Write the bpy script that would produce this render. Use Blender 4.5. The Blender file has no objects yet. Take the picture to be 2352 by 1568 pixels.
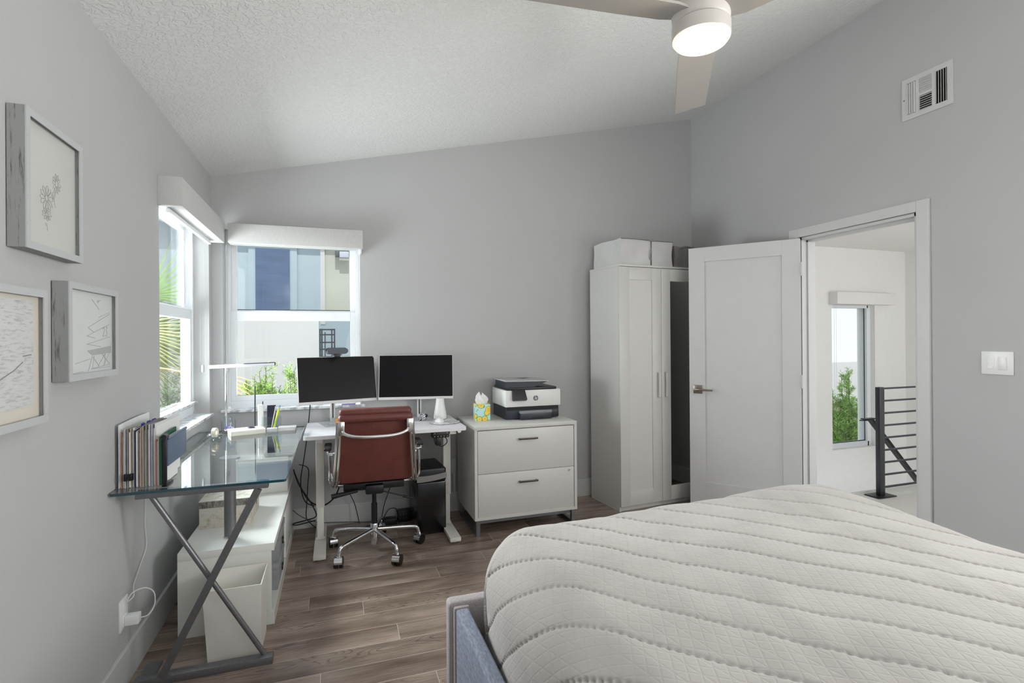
import bpy, bmesh, math, random
from mathutils import Vector, Matrix
random.seed(7)
PI = math.pi
sc = bpy.context.scene
COL = sc.collection

# ------------------------------------------------------------------ camera
cyaw, cpitch, croll, cf = 0.32868, 0.00147, -0.00717, 1196.9
fw = Vector((math.sin(cyaw)*math.cos(cpitch), math.cos(cyaw)*math.cos(cpitch), math.sin(cpitch)))
rt = Vector((math.cos(cyaw), -math.sin(cyaw), 0)); up = rt.cross(fw)
rt2 = rt*math.cos(croll) + up*math.sin(croll); up2 = -rt*math.sin(croll) + up*math.cos(croll)
cd = bpy.data.cameras.new('camera'); cam = bpy.data.objects.new('camera', cd); COL.objects.link(cam)
cam.matrix_world = Matrix(((rt2.x, up2.x, -fw.x, 0.78236), (rt2.y, up2.y, -fw.y, -3.98172), (rt2.z, up2.z, -fw.z, 1.33783), (0, 0, 0, 1)))
cd.sensor_fit = 'HORIZONTAL'; cd.sensor_width = 36; cd.lens = cf/2352*36; cd.shift_y = -10.15/2352
cd.clip_start = 0.05; cd.clip_end = 200
sc.camera = cam

# ------------------------------------------------------------------ world, sun, window daylight, added fill lamps, exposure
w = bpy.data.worlds.new('sky'); sc.world = w; w.use_nodes = True
nt = w.node_tree; nt.nodes.clear()
wo = nt.nodes.new('ShaderNodeOutputWorld'); wb = nt.nodes.new('ShaderNodeBackground')
tc = nt.nodes.new('ShaderNodeTexCoord'); sp = nt.nodes.new('ShaderNodeSeparateXYZ'); cr = nt.nodes.new('ShaderNodeValToRGB')
cr.color_ramp.elements[0].position = 0.0; cr.color_ramp.elements[0].color = (0.95, 0.975, 1.0, 1)
cr.color_ramp.elements[1].position = 0.7; cr.color_ramp.elements[1].color = (0.72, 0.85, 1.0, 1)
nt.links.new(tc.outputs['Generated'], sp.inputs[0]); nt.links.new(sp.outputs['Z'], cr.inputs[0])
nt.links.new(cr.outputs[0], wb.inputs['Color']); wb.inputs['Strength'].default_value = 1.15
nt.links.new(wb.outputs[0], wo.inputs[0])

def lamp(name, kind, loc, rot, energy, color=(1, 1, 1), **k):
    l = bpy.data.lights.new(name, kind); o = bpy.data.objects.new(name, l); COL.objects.link(o)
    o.location = loc; o.rotation_euler = rot; l.energy = energy; l.color = color
    for a, b in k.items(): setattr(l, a, b)
    return o
lamp('sun', 'SUN', (0, -3, 8), (math.radians(40), 0, 0), 2.5, (1.0, 0.96, 0.9), angle=math.radians(0.6))
W0 = 3.8856
# unseen fill lamp added at the rear wall to light the room
lamp('rear_fill', 'AREA', (2.3, -4.80, 1.55), (math.radians(125), 0, math.radians(22)), 30, (1.0, 0.99, 0.98), shape='RECTANGLE', size=2.7, size_y=1.6)
lamp('bedside_fill', 'AREA', (W0+0.16, -3.8, 1.6), (0, math.radians(104), 0), 86, (1.0, 0.99, 0.98), shape='RECTANGLE', size=1.1, size_y=1.3)  # unseen fill lamp added to brighten the left wall and ceiling
aim = (Vector((1.1, -2.3, 0.25))-Vector((-1.0, 0.30, 2.15))).to_track_quat('-Z', 'Y').to_euler()
lamp('skylight_side_window', 'AREA', (-1.0, 0.30, 2.15), aim, 330, (0.96, 0.98, 1.0), shape='RECTANGLE', size=0.9, size_y=0.9)
# daylight at the two corner windows
lamp('daylight_back_window', 'AREA', (0.52, 1.1, 0.7), (math.radians(-112), 0, 0), 20, (0.93, 0.97, 1.0), shape='RECTANGLE', size=1.6, size_y=0.9)
lamp('daylight_side_window', 'AREA', (-0.85, -0.6, 0.95), (0, math.radians(-118), 0), 85, (0.93, 0.97, 1.0), shape='RECTANGLE', size=1.1, size_y=1.3)
lamp('hall_fill', 'AREA', (5.3, -3.85, 1.3), (math.radians(95), 0, 0), 31, (0.98, 0.99, 1.0), shape='RECTANGLE', size=2.0, size_y=1.6)  # fill lamp added out of view to brighten the hall
sc.view_settings.view_transform = 'Standard'
sc.view_settings.look = 'None'
sc.view_settings.exposure = -0.03
sc.view_settings.gamma = 1.0
sc.view_settings.use_curve_mapping = False
sc.cycles.max_bounces = 10; sc.cycles.diffuse_bounces = 6; sc.cycles.transparent_max_bounces = 24
sc.cycles.use_denoising = True
sc.cycles.sample_clamp_indirect = 6

# ------------------------------------------------------------------ materials
def s2l(c):
    return tuple((x/255/12.92 if x/255 <= 0.04045 else ((x/255+0.055)/1.055)**2.4) for x in c)
MATS = {}
def newmat(name):
    m = bpy.data.materials.new(name); m.use_nodes = True
    return m, m.node_tree, m.node_tree.nodes['Principled BSDF']
def mat(name, rgb, rough=0.5, metal=0.0, noise=0.0, nscale=20, bump=0.0, bscale=200, stretch=(1, 1, 1), spec=0.5, coat=0.0, emit=None, estr=0):
    """rgb is sRGB 0-255; noise varies the colour a little, bump adds relief"""
    if name in MATS: return MATS[name]
    m, t, b = newmat(name)
    col = s2l(rgb)
    b.inputs['Base Color'].default_value = (*col, 1); b.inputs['Roughness'].default_value = rough
    b.inputs['Metallic'].default_value = metal; b.inputs['Specular IOR Level'].default_value = spec
    b.inputs['Coat Weight'].default_value = coat
    tcn = t.nodes.new('ShaderNodeTexCoord'); mp = t.nodes.new('ShaderNodeMapping'); mp.inputs['Scale'].default_value = stretch
    t.links.new(tcn.outputs['Object'], mp.inputs[0])
    n = t.nodes.new('ShaderNodeTexNoise'); n.inputs['Scale'].default_value = nscale; n.inputs['Detail'].default_value = 4
    t.links.new(mp.outputs[0], n.inputs[0])
    r = t.nodes.new('ShaderNodeValToRGB')
    k = max(noise, 0.012)
    r.color_ramp.elements[0].position = 0.3; r.color_ramp.elements[1].position = 0.7
    r.color_ramp.elements[0].color = (*[c*(1-k) for c in col], 1); r.color_ramp.elements[1].color = (*[min(1, c*(1+k)) for c in col], 1)
    t.links.new(n.outputs[0], r.inputs[0]); t.links.new(r.outputs[0], b.inputs['Base Color'])
    if bump:
        n2 = t.nodes.new('ShaderNodeTexNoise'); n2.inputs['Scale'].default_value = bscale; n2.inputs['Detail'].default_value = 3
        t.links.new(mp.outputs[0], n2.inputs[0])
        bp = t.nodes.new('ShaderNodeBump'); bp.inputs['Strength'].default_value = bump; bp.inputs['Distance'].default_value = 0.002
        t.links.new(n2.outputs[0], bp.inputs['Height']); t.links.new(bp.outputs[0], b.inputs['Normal'])
    if emit:
        b.inputs['Emission Color'].default_value = (*emit, 1); b.inputs['Emission Strength'].default_value = estr
    MATS[name] = m
    return m
def glassmat(name, tint=(1, 1, 1), ior=1.5, rough=0.0):
    if name in MATS: return MATS[name]
    m = bpy.data.materials.new(name); m.use_nodes = True; t = m.node_tree; t.nodes.clear()
    o = t.nodes.new('ShaderNodeOutputMaterial'); mx = t.nodes.new('ShaderNodeMixShader'); tr = t.nodes.new('ShaderNodeBsdfTransparent')
    gl = t.nodes.new('ShaderNodeBsdfGlossy'); ge = t.nodes.new('ShaderNodeNewGeometry')
    tr.inputs[0].default_value = (*tint, 1); gl.inputs['Roughness'].default_value = rough
    # Schlick reflectance of a thin pane, the same from both sides
    dt = t.nodes.new('ShaderNodeVectorMath'); dt.operation = 'DOT_PRODUCT'; t.links.new(ge.outputs['Normal'], dt.inputs[0]); t.links.new(ge.outputs['Incoming'], dt.inputs[1])
    ab = t.nodes.new('ShaderNodeMath'); ab.operation = 'ABSOLUTE'; t.links.new(dt.outputs['Value'], ab.inputs[0])
    om = t.nodes.new('ShaderNodeMath'); om.operation = 'SUBTRACT'; om.inputs[0].default_value = 1; t.links.new(ab.outputs[0], om.inputs[1])
    pw = t.nodes.new('ShaderNodeMath'); pw.operation = 'POWER'; pw.inputs[1].default_value = 5; t.links.new(om.outputs[0], pw.inputs[0])
    f0 = ((ior-1)/(ior+1))**2
    fr = t.nodes.new('ShaderNodeMath'); fr.operation = 'MULTIPLY_ADD'; fr.inputs[1].default_value = 1-f0; fr.inputs[2].default_value = f0; t.links.new(pw.outputs[0], fr.inputs[0])
    t.links.new(fr.outputs[0], mx.inputs[0]); t.links.new(tr.outputs[0], mx.inputs[1]); t.links.new(gl.outputs[0], mx.inputs[2]); t.links.new(mx.outputs[0], o.inputs[0])
    MATS[name] = m
    return m
def nodes_mat(name, build):
    m, t, b = newmat(name); build(t, b); MATS[name] = m
    return m

WALL = mat('wall_paint', (184, 184, 184), 0.85, noise=0.01, nscale=3, bump=0.15, bscale=260, spec=0.2)
WHITE_WALL = mat('hall_paint', (232, 231, 228), 0.85, bump=0.25, bscale=120, spec=0.2)
TRIM = mat('white_trim', (202, 202, 201), 0.45)
VINYL = mat('window_vinyl', (228, 231, 234), 0.4)
CABW = mat('white_laminate', (208, 207, 203), 0.35, noise=0.01, nscale=60)
GLOSSW = mat('gloss_white', (228, 227, 222), 0.22, coat=0.2)
POWDER = mat('white_powder_coat', (224, 220, 215), 0.45, bump=0.1, bscale=900)
CHROME = mat('chrome', (225, 225, 228), 0.07, 1.0)
ALU = mat('polished_aluminium', (205, 203, 200), 0.2, 1.0)
NICKEL = mat('brushed_nickel', (150, 140, 130), 0.3, 1.0, noise=0.1, nscale=60, stretch=(1, 1, 12))
STEEL = mat('grey_steel', (128, 128, 131), 0.4, 0.7, noise=0.08, nscale=90)
BLACKP = mat('black_plastic', (22, 22, 24), 0.4)
BLACKM = mat('black_metal', (30, 30, 32), 0.35, 0.3)
DARKSCR = mat('dark_screen', (8, 8, 12), 0.3, spec=0.22)
CABLE_B = mat('black_cable', (18, 18, 20), 0.5)
CABLE_W = mat('white_cable', (215, 215, 213), 0.5)
LEATHER = mat('oxblood_leather', (100, 50, 43), 0.42, noise=0.12, nscale=14, bump=0.3, bscale=350, spec=0.5)
WHITEP = mat('white_plastic', (232, 232, 232), 0.35)
FROST = mat('matte_white_plastic', (225, 225, 222), 0.6)
FAN = mat('fan_white', (196, 190, 184), 0.4)
FANB = mat('fan_blade_taupe', (162, 158, 152), 0.45)
GLASS = glassmat('window_glass', (0.97, 0.985, 0.98), 1.35)
CLEAR = glassmat('clear_glass', (0.93, 0.95, 0.96), 1.5)
DESKGLASS = glassmat('desk_glass', (0.93, 0.965, 0.965), 1.85)
GLASSEDGE = mat('glass_edge', (18, 62, 74), 0.1, noise=0.2, nscale=8, spec=0.9)
GREYFAB = mat('grey_linen', (150, 148, 146), 0.9, noise=0.16, nscale=70, stretch=(3, 3, 0.25), bump=0.6, bscale=500, spec=0.1)
BEDBLUE = mat('blue_grey_upholstery', (130, 136, 151), 0.9, noise=0.25, nscale=160, stretch=(1, 0.35, 1), bump=0.8, bscale=900, spec=0.1)
BEDGREY = mat('taupe_upholstery', (168, 162, 162), 0.9, noise=0.2, nscale=300, bump=0.8, bscale=900, spec=0.1)
LINEN = mat('linen_valance', (198, 197, 195), 0.9, noise=0.07, nscale=90, stretch=(6, 6, 0.3), bump=0.35, bscale=300, spec=0.1)
PAPER = mat('paper_white', (232, 232, 230), 0.8)
DKSTEEL = mat('railing_steel', (70, 72, 76), 0.35, 0.7)

def _ceil(t, b):
    b.inputs['Base Color'].default_value = (*s2l((226, 226, 224)), 1); b.inputs['Roughness'].default_value = 0.9; b.inputs['Specular IOR Level'].default_value = 0.1
    tc = t.nodes.new('ShaderNodeTexCoord'); n = t.nodes.new('ShaderNodeTexNoise'); n.inputs['Scale'].default_value = 42; n.inputs['Detail'].default_value = 3; n.inputs['Distortion'].default_value = 1.2
    t.links.new(tc.outputs['Object'], n.inputs[0])
    r = t.nodes.new('ShaderNodeValToRGB'); r.color_ramp.elements[0].position = 0.44; r.color_ramp.elements[1].position = 0.56
    bp = t.nodes.new('ShaderNodeBump'); bp.inputs['Strength'].default_value = 0.55; bp.inputs['Distance'].default_value = 0.004
    t.links.new(n.outputs[0], r.inputs[0]); t.links.new(r.outputs[0], bp.inputs['Height']); t.links.new(bp.outputs[0], b.inputs['Normal'])
CEIL = nodes_mat('textured_ceiling', _ceil)

def _floor(t, b):
    N = t.nodes.new; L = t.links.new
    tc = N('ShaderNodeTexCoord'); br = N('ShaderNodeTexBrick')
    br.offset = 0.0; br.offset_frequency = 1; br.squash = 1
    br.inputs['Scale'].default_value = 1; br.inputs['Brick Width'].default_value = 1.22; br.inputs['Row Height'].default_value = 0.135
    sx = N('ShaderNodeSeparateXYZ'); L(tc.outputs['Object'], sx.inputs[0])
    dvn = N('ShaderNodeMath'); dvn.operation = 'DIVIDE'; dvn.inputs[1].default_value = 0.135; L(sx.outputs['Y'], dvn.inputs[0])
    flo = N('ShaderNodeMath'); flo.operation = 'FLOOR'; L(dvn.outputs[0], flo.inputs[0])
    wn = N('ShaderNodeTexWhiteNoise'); wn.noise_dimensions = '1D'; L(flo.outputs[0], wn.inputs['W'])
    sh = N('ShaderNodeMath'); sh.operation = 'MULTIPLY_ADD'; sh.inputs[1].default_value = 1.22; L(wn.outputs['Value'], sh.inputs[0]); L(sx.outputs['X'], sh.inputs[2])
    cb = N('ShaderNodeCombineXYZ'); L(sh.outputs[0], cb.inputs[0]); L(sx.outputs['Y'], cb.inputs[1])
    br.inputs['Mortar Size'].default_value = 0.0012; br.inputs['Mortar Smooth'].default_value = 0.1; br.inputs['Bias'].default_value = 0
    br.inputs['Color1'].default_value = (0, 0, 0, 1); br.inputs['Color2'].default_value = (1, 1, 1, 1); br.inputs['Mortar'].default_value = (0.5, 0.5, 0.5, 1)
    L(cb.outputs[0], br.inputs[0])
    add = N('ShaderNodeVectorMath'); add.operation = 'MULTIPLY_ADD'; add.inputs[1].default_value = (17, 9, 5)
    L(br.outputs['Color'], add.inputs[0]); L(tc.outputs['Object'], add.inputs[2])
    def noise(scale, ns, det, rough=0.5, dist=0.0):
        mp = N('ShaderNodeMapping'); mp.inputs['Scale'].default_value = scale; L(add.outputs[0], mp.inputs[0])
        n = N('ShaderNodeTexNoise'); n.inputs['Scale'].default_value = ns; n.inputs['Detail'].default_value = det; n.inputs['Roughness'].default_value = rough; n.inputs['Distortion'].default_value = dist
        L(mp.outputs[0], n.inputs[0]); return n
    broad = noise((1.0, 4.5, 1), 1.8, 3)
    fine = noise((3.5, 70, 1), 3.0, 6, 0.7)
    fig = noise((0.8, 5.0, 1), 1.5, 2.0, 0.5, 0.3)
    mask = noise((0.9, 5.0, 1), 1.1, 1.0)
    r = N('ShaderNodeValToRGB'); e = r.color_ramp.elements
    e[0].position = 0.30; e[0].color = (*s2l((112, 95, 84)), 1); e[1].position = 0.70; e[1].color = (*s2l((172, 154, 142)), 1)
    L(broad.outputs[0], r.inputs[0])
    fr2 = N('ShaderNodeValToRGB'); fr2.color_ramp.elements[0].position = 0.36; fr2.color_ramp.elements[0].color = (0.66, 0.64, 0.62, 1); fr2.color_ramp.elements[1].position = 0.60; fr2.color_ramp.elements[1].color = (1.05, 1.05, 1.05, 1)
    L(fine.outputs[0], fr2.inputs[0])
    m1 = N('ShaderNodeMixRGB'); m1.blend_type = 'MULTIPLY'; m1.inputs[0].default_value = 0.8; L(r.outputs[0], m1.inputs[1]); L(fr2.outputs[0], m1.inputs[2])
    ml = N('ShaderNodeMath'); ml.operation = 'MULTIPLY'; ml.inputs[1].default_value = 34; L(fig.outputs[0], ml.inputs[0])
    pp = N('ShaderNodeMath'); pp.operation = 'FRACT'; L(ml.outputs[0], pp.inputs[0])
    lr = N('ShaderNodeValToRGB'); lr.color_ramp.elements[0].position = 0.02; lr.color_ramp.elements[0].color = (1, 1, 1, 1); lr.color_ramp.elements[1].position = 0.34; lr.color_ramp.elements[1].color = (0, 0, 0, 1)
    L(pp.outputs[0], lr.inputs[0])
    mk = N('ShaderNodeValToRGB'); mk.color_ramp.elements[0].position = 0.50; mk.color_ramp.elements[1].position = 0.60; L(mask.outputs[0], mk.inputs[0])
    mm = N('ShaderNodeMath'); mm.operation = 'MULTIPLY'; L(lr.outputs[0], mm.inputs[0]); L(mk.outputs[0], mm.inputs[1])
    m0 = N('ShaderNodeMath'); m0.operation = 'MULTIPLY'; m0.inputs[1].default_value = 0.55; L(mm.outputs[0], m0.inputs[0])
    m2 = N('ShaderNodeMixRGB'); m2.inputs[2].default_value = (*s2l((70, 56, 48)), 1); L(m0.outputs[0], m2.inputs[0]); L(m1.outputs[0], m2.inputs[1])
    tint = N('ShaderNodeValToRGB'); tint.color_ramp.elements[0].color = (0.80, 0.79, 0.78, 1); tint.color_ramp.elements[1].color = (1.1, 1.09, 1.08, 1); L(br.outputs['Color'], tint.inputs[0])
    m4 = N('ShaderNodeMixRGB'); m4.blend_type = 'MULTIPLY'; m4.inputs[0].default_value = 1; L(m2.outputs[0], m4.inputs[1]); L(tint.outputs[0], m4.inputs[2])
    m3 = N('ShaderNodeMixRGB'); m3.inputs[2].default_value = (*s2l((186, 172, 160)), 1); L(br.outputs['Fac'], m3.inputs[0]); L(m4.outputs[0], m3.inputs[1])
    L(m3.outputs[0], b.inputs['Base Color'])
    b.inputs['Roughness'].default_value = 0.27; b.inputs['Specular IOR Level'].default_value = 0.5
    bp = N('ShaderNodeBump'); bp.inputs['Strength'].default_value = 0.2; bp.inputs['Distance'].default_value = 0.001; L(fine.outputs[0], bp.inputs['Height']); L(bp.outputs[0], b.inputs['Normal'])
FLOORM = nodes_mat('brown_oak_planks', _floor)

def _marble(t, b):
    N = t.nodes.new; L = t.links.new
    tc = N('ShaderNodeTexCoord'); n = N('ShaderNodeTexNoise'); n.inputs['Scale'].default_value = 14; n.inputs['Detail'].default_value = 8; n.inputs['Distortion'].default_value = 1.5
    L(tc.outputs['Object'], n.inputs[0]); r = N('ShaderNodeValToRGB'); e = r.color_ramp.elements
    e[0].position = 0.38; e[0].color = (*s2l((165, 168, 170)), 1); e[1].position = 0.55; e[1].color = (*s2l((226, 227, 228)), 1)
    L(n.outputs[0], r.inputs[0]); L(r.outputs[0], b.inputs['Base Color']); b.inputs['Roughness'].default_value = 0.25
MARBLE = nodes_mat('white_marble', _marble)

def _quilt(t, b):
    N = t.nodes.new; L = t.links.new
    uv = N('ShaderNodeUVMap'); b.inputs['Roughness'].default_value = 0.95; b.inputs['Specular IOR Level'].default_value = 0.1
    b.inputs['Sheen Weight'].default_value = 0.15
    hs = []
    for ang, per in ((28, 0.026), (-50, 0.028), (-12, 0.040)):
        mp = N('ShaderNodeMapping'); mp.inputs['Rotation'].default_value = (0, 0, math.radians(ang)); L(uv.outputs[0], mp.inputs[0])
        s = N('ShaderNodeSeparateXYZ'); L(mp.outputs[0], s.inputs[0])
        a = N('ShaderNodeMath'); a.operation = 'PINGPONG'; a.inputs[1].default_value = per/2; L(s.outputs['X'], a.inputs[0])
        c = N('ShaderNodeMapRange'); c.inputs['From Min'].default_value = 0; c.inputs['From Max'].default_value = 0.0035; c.inputs['To Min'].default_value = 1; c.inputs['To Max'].default_value = 0
        L(a.outputs[0], c.inputs[0]); hs.append(c)
    m1 = N('ShaderNodeMath'); m1.operation = 'MAXIMUM'; L(hs[0].outputs[0], m1.inputs[0]); L(hs[1].outputs[0], m1.inputs[1])
    m2 = N('ShaderNodeMath'); m2.operation = 'MAXIMUM'; L(m1.outputs[0], m2.inputs[0]); L(hs[2].outputs[0], m2.inputs[1])
    n = N('ShaderNodeTexNoise'); n.inputs['Scale'].default_value = 260; n.inputs['Detail'].default_value = 3; L(uv.outputs[0], n.inputs[0])
    ad = N('ShaderNodeMath'); ad.operation = 'MULTIPLY_ADD'; ad.inputs[1].default_value = 0.5; L(n.outputs[0], ad.inputs[0]); L(m2.outputs[0], ad.inputs[2])
    bp = N('ShaderNodeBump'); bp.inputs['Strength'].default_value = 0.4; bp.inputs['Distance'].default_value = 0.0016; L(ad.outputs[0], bp.inputs['Height']); L(bp.outputs[0], b.inputs['Normal'])
    n2 = N('ShaderNodeTexNoise'); n2.inputs['Scale'].default_value = 5; L(uv.outputs[0], n2.inputs[0])
    r = N('ShaderNodeValToRGB'); r.color_ramp.elements[0].color = (*s2l((162, 157, 153)), 1); r.color_ramp.elements[1].color = (*s2l((170, 165, 161)), 1); r.color_ramp.elements[0].position = 0.35; r.color_ramp.elements[1].position = 0.65
    L(n2.outputs[0], r.inputs[0]); L(r.outputs[0], b.inputs['Base Color'])
QUILT = nodes_mat('quilted_cotton', _quilt)

def _weather(t, b, base=(178, 178, 176), dark=(78, 78, 76), sc_=(40, 40, 3), lo=0.30, hi=0.46):
    N = t.nodes.new; L = t.links.new
    tc = N('ShaderNodeTexCoord'); mp = N('ShaderNodeMapping'); mp.inputs['Scale'].default_value = sc_; L(tc.outputs['Object'], mp.inputs[0])
    n = N('ShaderNodeTexNoise'); n.inputs['Scale'].default_value = 4; n.inputs['Detail'].default_value = 7; n.inputs['Roughness'].default_value = 0.7; L(mp.outputs[0], n.inputs[0])
    r = N('ShaderNodeValToRGB'); e = r.color_ramp.elements; e[0].position = lo; e[0].color = (*s2l(dark), 1); e[1].position = hi; e[1].color = (*s2l(base), 1)
    L(n.outputs[0], r.inputs[0]); L(r.outputs[0], b.inputs['Base Color']); b.inputs['Roughness'].default_value = 0.6
WEATHERED = nodes_mat('weathered_grey_wood', lambda t, b: _weather(t, b, (150, 151, 149), (70, 70, 69)))
WEATHERED_PALE = nodes_mat('whitewashed_wood', lambda t, b: _weather(t, b, (186, 188, 189), (150, 151, 151), (24, 5, 24), 0.25, 0.40))
BOXWOOD = nodes_mat('marbled_box_board', lambda t, b: _weather(t, b, (205, 198, 186), (150, 135, 118), (9, 9, 9), 0.28, 0.5))
BARK = nodes_mat('bark_edge', lambda t, b: _weather(t, b, (150, 146, 140), (66, 62, 58), (30, 30, 8), 0.35, 0.6))

def _lemon(t, b):
    N = t.nodes.new; L = t.links.new
    tc = N('ShaderNodeTexCoord'); v = N('ShaderNodeTexVoronoi'); v.inputs['Scale'].default_value = 24; L(tc.outputs['Object'], v.inputs[0])
    r = N('ShaderNodeValToRGB'); r.color_ramp.interpolation = 'CONSTANT'; e = r.color_ramp.elements
    e[0].position = 0; e[0].color = (*s2l((245, 190, 40)), 1); e[1].position = 0.48; e[1].color = (*s2l((120, 170, 90)), 1)
    x = e.new(0.30); x.color = (*s2l((250, 214, 90)), 1); x = e.new(0.58); x.color = (*s2l((190, 228, 232)), 1)
    L(v.outputs['Distance'], r.inputs[0])
    mlt = N('ShaderNodeMath'); mlt.operation = 'MULTIPLY'; mlt.inputs[1].default_value = 1.0
    L(r.outputs[0], b.inputs['Base Color']); b.inputs['Roughness'].default_value = 0.5
LEMON = nodes_mat('lemon_print_card', _lemon)

def _shore(t, b):
    N = t.nodes.new; L = t.links.new
    tc = N('ShaderNodeTexCoord'); mp = N('ShaderNodeMapping'); mp.inputs['Scale'].default_value = (1, 4, 26); L(tc.outputs['Object'], mp.inputs[0])
    n = N('ShaderNodeTexNoise'); n.inputs['Scale'].default_value = 7; n.inputs['Detail'].default_value = 8; n.inputs['Roughness'].default_value = 0.75; L(mp.outputs[0], n.inputs[0])
    r = N('ShaderNodeValToRGB'); e = r.color_ramp.elements; e[0].position = 0.30; e[0].color = (*s2l((150, 151, 152)), 1); e[1].position = 0.5; e[1].color = (*s2l((205, 206, 206)), 1)
    L(n.outputs[0], r.inputs[0]); L(r.outputs[0], b.inputs['Base Color']); b.inputs['Roughness'].default_value = 0.6
SHORE = nodes_mat('shore_print', _shore)
PRINT = mat('pale_print', (196, 197, 193), 0.6, noise=0.02, nscale=6)
INK = mat('pencil_grey', (172, 174, 174), 0.7)
INK2 = mat('pencil_grey_light', (166, 166, 164), 0.7)
LEAF = mat('leaf_green', (150, 188, 92), 0.5, noise=0.35, nscale=9)
LEAF2 = mat('leaf_dark_green', (104, 132, 84), 0.55, noise=0.35, nscale=9)
PALM = mat('palm_green', (118, 156, 66), 0.45, noise=0.3, nscale=7)
PALM2 = mat('palm_olive', (122, 130, 66), 0.5, noise=0.35, nscale=7)
BARKM = mat('branch_brown', (96, 80, 62), 0.8, noise=0.3, nscale=30)
BLUESTUCCO = mat('pale_blue_stucco', (184, 200, 208), 0.9, noise=0.02, nscale=5, bump=0.5, bscale=60)
BEIGE = mat('beige_stucco', (190, 191, 180), 0.9, noise=0.02, nscale=5, bump=0.5, bscale=60)
GREYSTUCCO = mat('grey_blue_stucco', (166, 182, 192), 0.9, bump=0.5, bscale=60)
SOFFIT = mat('soffit', (200, 198, 186), 0.9, noise=0.05, nscale=12)
GARDENWALL = mat('white_garden_wall', (212, 213, 213), 0.9, bump=0.3, bscale=60)

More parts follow.
